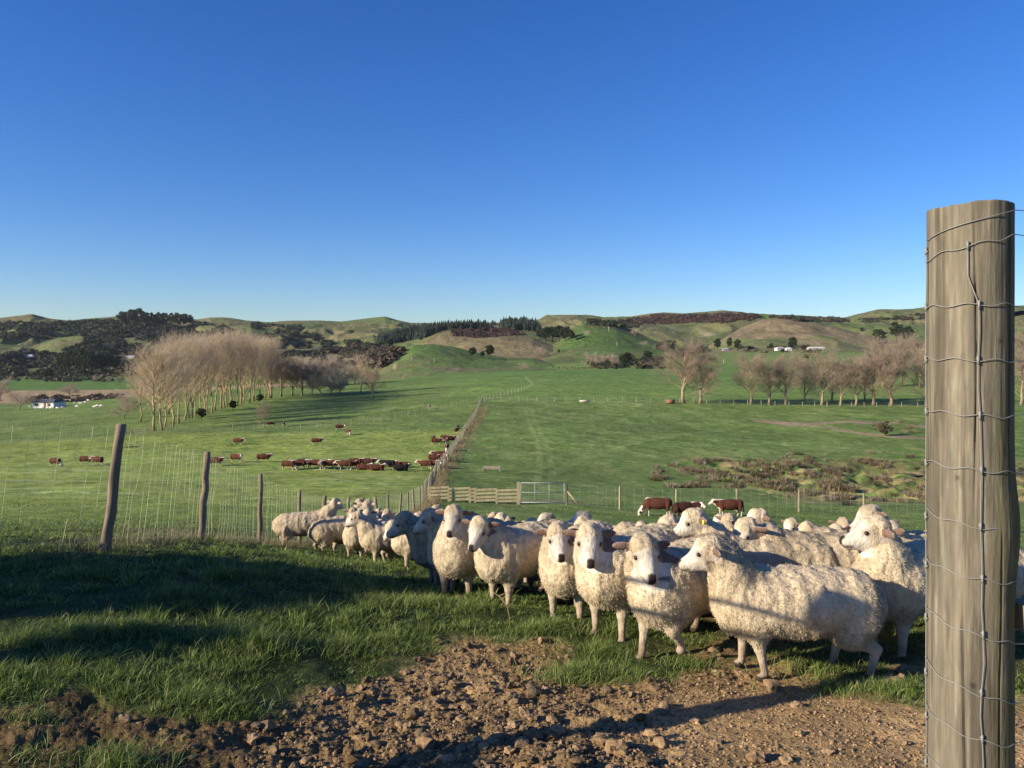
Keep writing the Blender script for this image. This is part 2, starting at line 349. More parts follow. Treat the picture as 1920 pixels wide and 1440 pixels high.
    hn = fbm(X/120, Y/120, o=5, s=111); hn2 = fbm(X/30, Y/30, o=4, s=113)
    for k, c in pal.items(): setc((rid == k)*1.0, np.array(c)*1.3)
    hill = (rid >= 0)
    setc(hill*sstep(.03, .12, hn)*.6, (.10, .165, .042)); setc(hill*sstep(.02, .2, -hn+hn2*.4)*.5, (.18, .145, .080))
    setc(hill*sstep(.1, .25, hn2)*.45, (.07, .075, .035))
    setc((rid == 5)*sstep(860, 640, Y)*sstep(0, .1, hn2)*.5, (.2, .17, .1))
    # bare slips on hills
    for (sx, sy, a, bb) in [(1255,590,10,3),(1345,588,16,2),(1300,593,12,2),(1325,627,12,4),(1230,650,5,4),(1235,604,10,2),(1620,620,6,2),(1510,601,8,3),(1555,613,5,1.5),(1100,623,5,4),(1615,627,5,3),(740,688,3,6),(1205,644,8,2),(1620,607,7,1.5),(1212,640,4,2)]:
        setc(hill*np.exp(-((px-sx)/a)**2-((py-sy)/bb)**2)*sstep(-.2,.1,hn2+.1)*.9, (.42, .34, .22))
    # foreground
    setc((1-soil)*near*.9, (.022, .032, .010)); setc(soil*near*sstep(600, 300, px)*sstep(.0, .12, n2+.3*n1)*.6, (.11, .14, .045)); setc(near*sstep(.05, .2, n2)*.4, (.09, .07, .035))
    sc = np.array((.180, .120, .056))*(1+.9*fbm(X*3, Y*3, o=4, s=121))[..., None]
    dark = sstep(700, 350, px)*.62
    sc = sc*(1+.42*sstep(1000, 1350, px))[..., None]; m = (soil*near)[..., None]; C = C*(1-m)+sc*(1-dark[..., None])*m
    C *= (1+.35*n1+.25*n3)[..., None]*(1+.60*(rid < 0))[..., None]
    n, k = X.shape; V = np.stack([X, Y, H2], -1).reshape(-1, 3)
    i = np.arange(n)[:, None]; j = np.arange(k-1)[None, :]; i2 = (i+1) % n
    Q = np.stack([i*k+j, i*k+j+1, i2*k+j+1, i2*k+j], -1).reshape(-1, 4)
    m, t, b = nodemat('pasture', .95, .1)
    a = N(t, 'ShaderNodeAttribute', attribute_name='Col'); s_ = N(t, 'ShaderNodeAttribute', attribute_name='soil'); dd = N(t, 'ShaderNodeAttribute', attribute_name='dist')
    f = ramp(t, noise_fac(t, 9, 5, .7), .3, .7, .72, 1.28); g = ramp(t, noise_fac(t, .9, 6, .7), .3, .7, .7, 1.3); gg = ramp(t, noise_fac(t, .12, 5, .65), .3, .7, .8, 1.2)
    c = mulcol(t, mulcol(t, mulcol(t, a.outputs['Color'], f), g), gg)
    t.links.new(c, b.inputs['Base Color'])
    hb = math2(t, 'ADD', math2(t, 'MULTIPLY', noise_fac(t, 14, 5, .7), .05), math2(t, 'MULTIPLY', noise_fac(t, 1.6, 6, .7), math2(t, 'MULTIPLY', dd.outputs['Fac'], .35)))
    hb = math2(t, 'ADD', hb, math2(t, 'MULTIPLY', noise_fac(t, .06, 8, .68), math2(t, 'MULTIPLY', dd.outputs['Fac'], math2(t, 'MULTIPLY', dd.outputs['Fac'], 9.))))
    bump(t, b, hb, 1.0, 1.0)
    dist = sstep(20, 120, RR)*.45+sstep(500, 1200, RR)*.55
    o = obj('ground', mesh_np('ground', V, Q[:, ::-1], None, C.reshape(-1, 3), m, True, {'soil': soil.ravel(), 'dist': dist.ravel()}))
    tag(o, kind='structure'); return o
build_ground()

# ---------------------------------------------------------------- animal bodies: smooth union of tapered limbs, one surface
class SDF:
    def __init__(s): s.p = []
    def cap(s, a, ra, b, rb, k=.03, sc=(1, 1, 1)): s.p.append(('c', np.array(a, float), ra, np.array(b, float), rb, k, np.array(sc, float)))
    def ell(s, c, r, k=.03, M=None): s.p.append(('e', np.array(c, float), np.array(r, float), None if M is None else np.array(M, float), None, k, None))
    def bb(s, q):
        if q[0] == 'c':
            m = max(q[2], q[4])*max(1, q[6].max()); return np.minimum(q[1], q[3])-m, np.maximum(q[1], q[3])+m
        m = q[2].max(); return q[1]-m, q[1]+m
    def d1(s, q, P):
        if q[0] == 'c':
            a, b, sc = q[1], q[3], q[6]; Ps = (P-a)/sc; ba = (b-a)/sc; h = np.clip((Ps@ba)/(ba@ba+1e-9), 0, 1)
            return (np.linalg.norm(Ps-h[..., None]*ba, axis=-1)-(q[2]+h*(q[4]-q[2])))*sc.min()
        Q = P-q[1]
        if q[3] is not None: Q = Q@q[3].T
        k0 = np.linalg.norm(Q/q[2], axis=-1); k1 = np.linalg.norm(Q/q[2]**2, axis=-1)+1e-9
        return k0*(k0-1)/k1
    def ev(s, P):
        f = np.full(P.shape[:-1], 9.)
        for q in s.p:
            d = s.d1(q, P); k = q[5]; h = np.maximum(k-np.abs(f-d), 0)/k; f = np.minimum(f, d)-h*h*k*.25
        return f
    def mesh(s, vx):
        B = [s.bb(q) for q in s.p]; lo = np.min([b[0] for b in B], 0)-3*vx; hi = np.max([b[1] for b in B], 0)+3*vx
        n = np.ceil((hi-lo)/vx).astype(int)+1; F = np.full(n, 1., np.float32)
        for q, (l, h) in zip(s.p, B):
            m = q[5]+4*vx; i0 = np.maximum(((l-m-lo)/vx).astype(int), 0); i1 = np.minimum(((h+m-lo)/vx).astype(int)+2, n)
            ax = [lo[a]+vx*np.arange(i0[a], i1[a]) for a in range(3)]; P = np.stack(np.meshgrid(*ax, indexing='ij'), -1)
            sl_ = tuple(slice(i0[a], i1[a]) for a in range(3)); f = F[sl_]; d = s.d1(q, P); k = q[5]
            hh = np.maximum(k-np.abs(f-d), 0)/k; F[sl_] = np.minimum(f, d)-hh*hh*k*.25
        S = F < 0; c = tuple(x-1 for x in n); cnt = np.zeros(c, int); pos = np.zeros(c+(3,))
        o8 = [(i, j, k) for i in (0, 1) for j in (0, 1) for k in (0, 1)]
        sm = sum(S[i:i+c[0], j:j+c[1], k:k+c[2]].astype(int) for i, j, k in o8); act = (sm > 0) & (sm < 8)
        ci = np.argwhere(act); ps = np.zeros((len(ci), 3)); ct = np.zeros(len(ci))
        for a in o8:
            for ax in range(3):
                if a[ax] == 0:
                    b = list(a); b[ax] = 1; fa = F[tuple((ci+a).T)]; fb = F[tuple((ci+b).T)]; x = (fa < 0) != (fb < 0)
                    t = np.where(x, fa/(fa-fb+1e-12), 0); p = np.array(a, float)+0*ci; p[:, ax] += t; ps += p*x[:, None]; ct += x
        V = lo+(ci+ps/ct[:, None])*vx; idx = np.full(c, -1); idx[tuple(ci.T)] = np.arange(len(ci)); Q = []
        for ax in range(3):
            u, v = (ax+1) % 3, (ax+2) % 3; sa = [slice(None)]*3; sb = [slice(None)]*3; sa[ax] = slice(0, -1); sb[ax] = slice(1, None)
            A = S[tuple(sa)]; Bb = S[tuple(sb)]; e = np.argwhere(A != Bb); e = e[(e[:, u] > 0) & (e[:, v] > 0) & (e[:, u] < c[u]) & (e[:, v] < c[v])]
            du = np.zeros(3, int); du[u] = 1; dv = np.zeros(3, int); dv[v] = 1
            q = np.stack([idx[tuple((e-du-dv).T)], idx[tuple((e-dv).T)], idx[tuple(e.T)], idx[tuple((e-du).T)]], 1)
            fl = ~A[tuple(e.T)]; q[fl] = q[fl][:, ::-1]; Q.append(q)
        Q = np.vstack(Q); Q = Q[(Q >= 0).all(1)]
        e = vx*.5; G = np.stack([s.evs(V+np.eye(3)[a]*e)-s.evs(V-np.eye(3)[a]*e) for a in range(3)], 1); G /= np.linalg.norm(G, axis=1)[:, None]+1e-9
        return V, Q, G
    evs = ev
def rotm(d, up=(0, 0, 1)):
    d = np.array(d, float); d /= np.linalg.norm(d); s = np.cross(up, d); s /= np.linalg.norm(s)+1e-9; u = np.cross(d, s); return d, s, u

def wool_tufts(V, Nn, W, n, length, width, seed, col):
    rg = np.random.default_rng(seed); p = W/W.sum(); ix = rg.choice(len(V), n, p=p)
    P = V[ix]+rg.normal(0, .005, (n, 3)); nn = Nn[ix]
    d = nn*rg.uniform(.1, .5, (n, 1))+np.array([-.15, 0, -.75])*rg.uniform(.2, 1.1, (n, 1))+rg.normal(0, .35, (n, 3)); d /= np.linalg.norm(d, axis=1)[:, None]
    s = np.cross(d, nn); s /= np.linalg.norm(s, axis=1)[:, None]+1e-6
    L = length*rg.uniform(.4, 1.2, (n, 1)); Wd = width*rg.uniform(.6, 1.3, (n, 1)); P = P-nn*.006
    mid = P+d*L*.55+nn*L*.22; tip = P+d*L
    VV = np.stack([P-s*Wd, P+s*Wd, mid+s*Wd*.8, mid-s*Wd*.8, tip], 1).reshape(-1, 3); b = np.arange(n)[:, None]*5
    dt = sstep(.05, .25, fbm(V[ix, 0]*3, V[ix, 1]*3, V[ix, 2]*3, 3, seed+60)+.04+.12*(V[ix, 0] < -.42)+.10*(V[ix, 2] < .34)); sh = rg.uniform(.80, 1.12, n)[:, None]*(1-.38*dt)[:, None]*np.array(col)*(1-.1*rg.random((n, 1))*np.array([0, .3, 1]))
    C = np.repeat(sh, 5, 0); C.reshape(n, 5, 3)[:, :2] *= .82
    return mesh_np('fleece', VV, b+np.array([0, 1, 2, 3]), b+np.array([3, 2, 4]), C, M_TUFT)

def sheep(label, group, hd=(.66, 0, .80), nose=(1, 0, -.25), feet=None, lift=None, vx=.012, tufts=3500, seed=0, size=1.0, tone=1.0, tags=(), ears=0.0, dirty=.5, tl=.034, roll=0):
    """nose: direction of the muzzle in body space (x forward, y left)"""
    S = SDF(); rg = np.random.default_rng(seed+100); H = np.array(hd, float); d, s, u = rotm(nose)
    if roll: s, u = s*math.cos(roll)+u*math.sin(roll), u*math.cos(roll)-s*math.sin(roll)
    S.ell((-.02, 0, .460), (.46, .235, .205), .08)
    S.cap((-.32, 0, .465), .195, (.20, 0, .460), .195, .08, (1, 1.05, 1))
    S.ell((-.40, 0, .445), (.17, .20, .19), .08); S.ell((.33, 0, .45), (.17, .175, .185), .08)
    nb = np.array((.30, 0, .52)); mid = nb*.4+(H-d*.06-u*.06)*.6
    S.cap(nb, .175, mid, .125, .09); S.cap(mid, .125, H-d*.055-u*.035, .085, .06)
    S.cap((.36, 0, .40), .13, mid-np.array((0, 0, .03)), .10, .08)
    # head
    i0 = len(S.p); hsc = 1.09
    S.ell(H, (.085, .066, .075), .03, np.array([d, s, u])); S.cap(H+d*.02-u*.006, .066, H+d*.142-u*.034, .035, .04)
    S.cap(H-u*.045-d*.01, .048, H+d*.130-u*.058, .026, .03); S.ell(H+d*.158-u*.037, (.025, .029, .025), .02, np.array([d, s, u]))
    S.ell(H+u*.052-d*.018, (.082, .066, .052), .03, np.array([d, s, u]))
    for q in (-1, 1):
        S.ell(H+s*q*.042+d*.035+u*.028, (.028, .024, .02), .02, np.array([d, s, u]))
        ed = s*q*.93-d*.22+u*(-.12+ears); ed /= np.linalg.norm(ed); en = np.cross(ed, u); en /= np.linalg.norm(en); eu = np.cross(en, ed)
        S.ell(H+s*q*.062-d*.035+u*.030+ed*.052, (.056, max(.012, vx*1.02), .026), .018, np.array([ed, en, eu]))
    for i_ in range(i0, len(S.p)):
        q_ = S.p[i_]
        S.p[i_] = ('c', H+(q_[1]-H)*hsc, q_[2]*hsc, H+(q_[3]-H)*hsc, q_[4]*hsc, q_[5], q_[6]) if q_[0] == 'c' else ('e', H+(q_[1]-H)*hsc, q_[2]*hsc, q_[3], None, q_[5], None)
    ft = {'fl': (.30, .115), 'fr': (.27, -.115), 'rl': (-.40, .12), 'rr': (-.34, -.12)}
    if feet: ft.update(feet)
    lift = lift or {}
    for k, (fx, fy) in ft.items():
        z = lift.get(k, 0); y = fy; sg = 1 if fy > 0 else -1
        if k[0] == 'f':
            sh = np.array((.27, sg*.10, .36)); kn = np.array((.5*(.28+fx)+(.03 if z else 0)+z*.5, sg*.11*.5+fy*.5, .205+z*.5)); fe = np.array((fx-z*.3, fy, .055+z)); ho = np.array((fx+.02-z*.5, fy, .022+z))
            S.cap(sh, .10, kn, .037, .05); S.cap(kn, .031, fe, .022, .02)
        else:
            sh = np.array((-.36, sg*.11, .40)); st = np.array((-.30, sg*.125, .29)); kn = np.array((fx-.035, fy, .20+z*.6)); fe = np.array((fx, fy, .055+z)); ho = np.array((fx+.022, fy, .022+z))
            S.cap(sh, .125, st, .092, .05); S.cap(st, .072, kn, .034, .04); S.cap(kn, .031, fe, .023, .02)
        S.ell(ho, (.036, .029, .026), .015)
    S.cap((-.545, 0, .50), .045, (-.57, 0, .40), .028, .04)
    V, Q, G = S.mesh(vx)
    rel = (V-H)/hsc; a = rel@d; r_ = np.linalg.norm(rel-a[:, None]*d, axis=1); vert = rel@u; side = rel@s; head = np.linalg.norm(rel, axis=1) < .235
    face = head*sstep(-.005, .035, a+vert*.05-.040*sstep(.034, .064, vert)-.02*sstep(.05, .075, np.abs(side)))*(r_ < .13); ear = head*(np.abs(side) > .074)*(a < .06)*(vert > -.035)*(r_ < .21)*(np.abs(side) < .22)*(a > -.12)
    leg = 1-sstep(.20, .27, V[:, 2]); leg = np.where(np.linalg.norm(rel, axis=1) < .3, 0, leg)
    W = np.clip(1-face-ear-leg, 0, 1)
    lum = fbm(V[:, 0]*14, V[:, 1]*14, V[:, 2]*9, 3, seed); st = fbm(V[:, 0]*42, V[:, 1]*42, V[:, 2]*20, 2, seed+5); fold = np.sin(V[:, 0]*52+6*fbm(V[:, 0]*5, V[:, 1]*5, V[:, 2]*5, 2, seed+8))
    V2 = V+G*(W*(lum*.026+st*.014+fold*.0032))[:, None]
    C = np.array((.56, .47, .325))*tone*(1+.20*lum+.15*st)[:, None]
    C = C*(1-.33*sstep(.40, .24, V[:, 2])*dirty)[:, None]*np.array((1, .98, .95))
    def mix(m, c):
        nonlocal C; m = np.clip(m, 0, 1)[:, None]; C = C*(1-m)+np.array(c)*m
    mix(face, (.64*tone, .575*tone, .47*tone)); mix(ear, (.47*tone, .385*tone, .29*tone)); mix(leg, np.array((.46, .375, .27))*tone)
    front = (G@(d*.9+u*.2) > .25)
    mix(ear*front*.9, (.15, .09, .07))
    mix(leg*sstep(.20, .04, V[:, 2])*.65*(.6+.8*sstep(-.1, .2, fbm(V[:, 0]*12, V[:, 1]*12, V[:, 2]*8, 2, seed+90))), (.19, .135, .085)); mix(leg*(V[:, 2] < .035), (.05, .04, .03))
    mix(face*(a > .12)*np.exp(-((vert+.058)/.006)**2)*.85, (.06, .045, .04)); mix(face*sstep(.12, .17, a)*.18, (.33, .26, .20)); mix(face*sstep(-.02, .2, fbm(V[:, 0]*30, V[:, 1]*30, V[:, 2]*30, 3, seed+70))*.3, (.38, .29, .2))
    mix(face*sstep(.150, .162, a+.12*vert)*sstep(-.056, -.048, vert)*sstep(.026, .018, np.abs(side)), (.030, .023, .022)); mix(face*(a > .125)*np.exp(-((vert+.066)/.005)**2)*.8, (.05, .035, .03))
    eyes = []
    for q in (-1, 1):
        e0 = H+(d*.052+u*.020)*hsc; tt = np.arange(.02, .12, .001); pts = e0+s*q*tt[:, None]; f = S.ev(pts); k = np.argmax(f > 0); ep = pts[k]-s*q*.007
        eyes.append(ep); dd = np.linalg.norm(V-ep, axis=1); mix(np.exp(-(dd/.027)**2)*.9, (.15, .10, .08))
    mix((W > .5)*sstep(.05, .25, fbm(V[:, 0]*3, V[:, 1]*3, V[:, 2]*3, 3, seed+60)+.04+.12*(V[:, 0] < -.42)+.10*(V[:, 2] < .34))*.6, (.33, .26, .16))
    root = empty('sheep', (0, 0, 0), 0, label, 'sheep', group); root.scale = (size,)*3
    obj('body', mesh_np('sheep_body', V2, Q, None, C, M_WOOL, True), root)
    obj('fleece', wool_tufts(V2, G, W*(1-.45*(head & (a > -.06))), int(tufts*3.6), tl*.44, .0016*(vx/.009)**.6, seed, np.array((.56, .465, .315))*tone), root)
    if tufts > 2600:
        for ep in eyes:
            m = MB(); th = np.linspace(0, np.pi, 7); m.tube(np.stack([ep[0]+0*th, ep[1]+0*th, ep[2]-np.cos(th)*.015], 1), np.sin(th)*.015+1e-4, 8, caps=False)
            obj('eye', m.mesh('eye', M_EYE), root)
    for q, mt in tags:
        m = MB(); c = H+(s*q*.13-d*.04+u*.02)*hsc; m.box(c, (.012, .036, .034)); obj('ear_tag', m.mesh('ear_tag', mt), root)
    return root

def place(root, px, Z, heading, sink=0.0, zmin=None):
    p = atz(px, Z); root.location = (p.x, p.y, p.z-sink); root.rotation_euler = (0, 0, R(heading)); return root
def rel(head_world, body_world, pitch=-.25):
    a = R(head_world-body_world); c = math.cos(pitch); return (math.cos(a)*c, math.sin(a)*c, math.sin(pitch))
GF = 'sheep crowded together on the grass behind the wooden post'
def front_sheep():
    # body px, Z, body heading, head(local), head world heading, pitch
    T = [
     ('cream sheep standing broadside in front, facing left, with two thin shadow lines across its flank', 1487, 4.92, 180, (.56,.05,.78), 172, -.22, dict(feet={'fl':(.30,-.10),'fr':(.22,.12),'rl':(-.44,.12),'rr':(-.30,-.1)}, vx=.009, tufts=16000, size=1.0, tone=1.0, dirty=.35, ears=.05)),
     ('cream sheep stepping forward with one foreleg bent, long white face towards the viewer', 1288, 5.40, 228, (.45,-.03,.69), 277, -.42, dict(lift={'fl':.09}, feet={'fr':(.33,-.12)}, vx=.009, tufts=16000, size=1.12, tone=.97, ears=-.02)),
     ('white-faced sheep with drooping dark-lined ears standing on the grass edge beside the stepping sheep', 1186, 5.95, 228, (.46,-.03,.69), 268, -.42, dict(vx=.009, tufts=14000, size=1.13, ears=-.02)),
     ('sheep with a broad white muzzle squeezed left of the grass-edge sheep, looking straight ahead', 1086, 6.6, 245, (.46,0,.70), 276, -.40, dict(vx=.009, tufts=10000, size=1.08, ears=.0)),
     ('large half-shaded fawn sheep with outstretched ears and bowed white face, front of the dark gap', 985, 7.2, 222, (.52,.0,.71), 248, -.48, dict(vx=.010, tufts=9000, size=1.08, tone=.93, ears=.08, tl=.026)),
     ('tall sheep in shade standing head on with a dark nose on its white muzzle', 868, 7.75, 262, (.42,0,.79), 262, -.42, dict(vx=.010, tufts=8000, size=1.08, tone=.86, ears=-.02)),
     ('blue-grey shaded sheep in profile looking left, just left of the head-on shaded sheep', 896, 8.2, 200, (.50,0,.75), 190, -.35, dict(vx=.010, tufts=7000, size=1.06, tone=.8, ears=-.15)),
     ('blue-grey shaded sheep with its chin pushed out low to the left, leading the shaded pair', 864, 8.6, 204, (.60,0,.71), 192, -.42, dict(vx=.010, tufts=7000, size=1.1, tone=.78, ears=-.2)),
     ('curly sheep partly behind the wooden post with a shadow across its rump, head to left', 1722, 5.45, 205, (.42,.0,.78), 176, -.05, dict(vx=.009, tufts=14000, size=1.1, ears=.05, dirty=.2)),
     ('pale sheep whose face peeps out left of the wooden post, ears raised', 1790, 5.9, 190, (.56,0,.72), 180, -.25, dict(vx=.010, tufts=7000, size=1.05, ears=.45)),
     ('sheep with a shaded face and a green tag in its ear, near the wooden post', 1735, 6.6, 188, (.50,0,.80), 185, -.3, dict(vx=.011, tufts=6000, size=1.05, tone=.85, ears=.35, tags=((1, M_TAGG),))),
     ('sheep with a drooping black-nosed head resting over the back of the broadside sheep', 1560, 6.3, 186, (.70,0,.70), 214, -.55, dict(vx=.010, tufts=8000, size=1.05, ears=.02)),
     ('right one of two yellow-tagged sheep heads behind the broadside sheep', 1440, 6.2, 182, (.60,0,.80), 185, -.3, dict(vx=.011, tufts=6000, size=1.02, tags=((1, M_TAG),), ears=.05)),
     ('left one of two yellow-tagged sheep heads behind the broadside sheep', 1370, 6.9, 190, (.58,0,.74), 205, -.55, dict(vx=.011, tufts=5000, size=1.02, tags=((1, M_TAG),), ears=.05)),
     ('sheep showing a curly back between the stepping sheep and the broadside sheep', 1300, 6.6, 178, (.58,0,.66), 178, -.5, dict(vx=.011, tufts=6000, size=1.02)),
     ('sheep with a dark muzzle half hidden at the left edge of the broad-muzzled sheep', 1062, 7.25, 262, (.42,0,.72), 262, -.7, dict(vx=.011, tufts=6000, size=1.0)),
     ('sheep showing a long curly back behind the two white-faced front sheep', 1215, 7.4, 170, (.6,0,.66), 170, -.6, dict(vx=.011, tufts=6000, size=1.04)),
     ('sheep with a blazing white face and black nose, looking over the curly backs', 1268, 8.1, 255, (.46,0,.78), 262, -.45, dict(vx=.012, tufts=5000, size=1.02, ears=.1)),
     ('sheep raising its muzzle to the left with a wind-blown topknot, left of the cattle', 1165, 8.8, 192, (.46,0,.84), 195, .05, dict(vx=.012, tufts=4500, size=1.04, ears=.2)),
     ('sheep with narrowed eye and raised muzzle to the left, left of the wind-blown one', 1095, 9.2, 195, (.46,0,.83), 198, -.1, dict(vx=.012, tufts=4500, size=1.04, ears=.1)),
     ('sheep tilting its head with one ear pricked up, behind the fawn sheep rump', 1033, 8.9, 240, (.45,0,.82), 250, -.5, dict(vx=.012, tufts=4500, size=1.0, ears=.5, roll=.2)),
     ('small-looking sheep face with wide ears in front of the wooden rail fence', 950, 10.2, 262, (.45,0,.86), 270, -.35, dict(vx=.012, tufts=4500, size=1.02, ears=.0)),
     ('sheep standing tallest at the right rear with muzzle pointing left, against the green field', 1500, 7.9, 190, (.46,0,.82), 186, -.12, dict(vx=.012, tufts=4500, size=1.04, ears=.1)),
     ('sheep with shaggy lowered head just left of the tallest rear sheep', 1440, 8.5, 200, (.5,0,.84), 230, -.6, dict(vx=.012, tufts=4500, size=1.02, ears=.1)),
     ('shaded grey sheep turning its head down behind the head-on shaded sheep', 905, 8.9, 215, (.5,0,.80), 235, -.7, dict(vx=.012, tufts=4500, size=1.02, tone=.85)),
     # back left group
     ('cream sheep seen from behind at the far left end of the flock', 572, 14.6, 12, (.56,.0,.80), 60, -.2, dict(vx=.012, tufts=5500, size=1.02, ears=.1, tone=.95)),
     ('woolly sheep seen from behind, second from the far left end of the flock', 640, 14.0, 30, (.5,.0,.82), 75, -.2, dict(vx=.012, tufts=5500, size=1.02, ears=.1, tone=.93)),
     ('slim-necked sheep facing the viewer among the left-hand group', 676, 13.4, 262, (.40,0,.86), 268, -.55, dict(vx=.012, tufts=4500, size=.98, ears=.15, tone=.97)),
     ('shaggy sheep in profile facing left at the edge of the shadow', 738, 12.2, 198, (.56,0,.74), 186, -.3, dict(vx=.012, tufts=6500, size=1.04, tone=1.0)),
     ('sheep looking up behind the shaggy left-facing sheep', 712, 14.0, 250, (.44,0,.86), 262, -.5, dict(vx=.013, tufts=3500, size=1.0, ears=.1)),
     ('sheep with its head turned away between the shaggy sheep and the shaded pair', 770, 12.6, 20, (.44,0,.84), 70, -.1, dict(vx=.013, tufts=3500, size=1.0)),
     ('sheep with lowered head in the sun left of the shaded pair', 800, 11.2, 190, (.50,0,.62), 200, -.7, dict(vx=.013, tufts=4500, size=1.0)),
    ]
    out = []
    for i, (lab, px, Z, hb, hd, hw, pit, kw) in enumerate(T):
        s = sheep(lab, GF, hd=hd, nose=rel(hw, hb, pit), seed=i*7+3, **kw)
        place(s, px, Z, hb, .01); out.append(s)
    return out
FS = front_sheep()
# sheep further back in the crowd: copies of the ones above, each turned its own way
def crowd():
    X = [(655, 15.6, 80, 26, 'sheep facing away at the back of the left-hand group'),
     (735, 15.4, 240, 29, 'sheep peering over the left-hand group in front of a fence post'),
     (752, 14.2, 235, 27, 'sheep with its head just showing between two others of the left-hand group'),
     (822, 13.0, 230, 21, 'leftmost of the small far heads above the shaded sheep'),
     (838, 14.2, 255, 19, 'small far head above the shaded sheep, right of the leftmost one'),
     (985, 11.8, 200, 23, 'small far sheep head in the row just right of the wide-eared face'),
     (1002, 12.4, 250, 19, 'small far sheep back between the wide-eared face and the pricked-ear sheep'),
     (1080, 12.2, 230, 20, 'far sheep showing between the tilted head and the narrowed-eye sheep'),
     (1195, 10.6, 185, 16, 'far sheep showing only a curly back left of the white blaze face'),
     (1225, 11.2, 240, 19, 'far sheep with small raised ears left of the white blaze face'),
     (1290, 9.6, 215, 22, 'shaggy far sheep right behind the white blaze face, under the middle bull'),
     (1330, 10.2, 225, 23, 'far sheep with bent ears between the white blaze face and the yellow tags'),
     (1352, 9.2, 200, 22, 'far sheep with flat wind-combed crown behind the yellow tags'),
     (1405, 9.6, 205, 18, 'far sheep low in the crowd left of the shaggy lowered head'),
     (1560, 9.4, 255, 20, 'far sheep with one pointed ear, left of the high curly head by the post'),
     (1632, 7.8, 180, 16, 'sheep back filling the gap behind the drooping black-nosed head'),
     (1668, 8.6, 235, 21, 'sheep crown rising behind the high curly head by the post'),
     (1700, 7.6, 200, 19, 'sheep behind the green-tagged sheep beside the wooden post'),
     (1135, 7.9, 205, 16, 'sheep back in the gap behind the two white-faced front sheep'),
     (1390, 7.9, 182, 24, 'sheep back spreading behind the two yellow tags'),
     (1490, 7.0, 178, 14, 'sheep back between the yellow tags and the drooping black-nosed head'),
     (1010, 10.0, 215, 23, 'sheep in the middle rear with its back to the wooden gate'),
     (1605, 9.8, 230, 23, 'far sheep with a pale crown between the one pointed ear and the high curly head'),
     (1525, 10.4, 210, 21, 'far small sheep head right behind the tallest right rear sheep'),
     (1650, 10.2, 245, 22, 'farthest sheep crown left of the big post'),
     (1715, 9.6, 200, 23, 'far sheep head touching the left side of the big post'),
     (1465, 10.2, 225, 20, 'far sheep head behind the shaggy lowered head'),
     (1370, 11.0, 240, 19, 'farthest sheep head beneath the right bull'),
     (1250, 12.2, 250, 23, 'farthest sheep crown beneath the left bull'),
     (1150, 12.0, 200, 21, 'farthest sheep head right of the wind-blown one'),
     (915, 12.6, 240, 29, 'far sheep crown left of the wide-eared face'),
     (880, 11.4, 230, 27, 'far sheep crown directly above the head-on shaded sheep'),
     (1560, 7.0, 182, 16, 'sheep back just behind the drooping black-nosed head')]
    for px, Z, hb, src, lab in X:
        c = copy_tree(FS[src]); c['label'] = lab; place(c, px, Z, hb, .02); c.scale = [v*f for v, f in zip(c.scale, rng.uniform(.95, 1.05, 3))]
        for ch in list(c.children):
            if ch.name.startswith('ear_tag'): bpy.data.objects.remove(ch)
crowd()

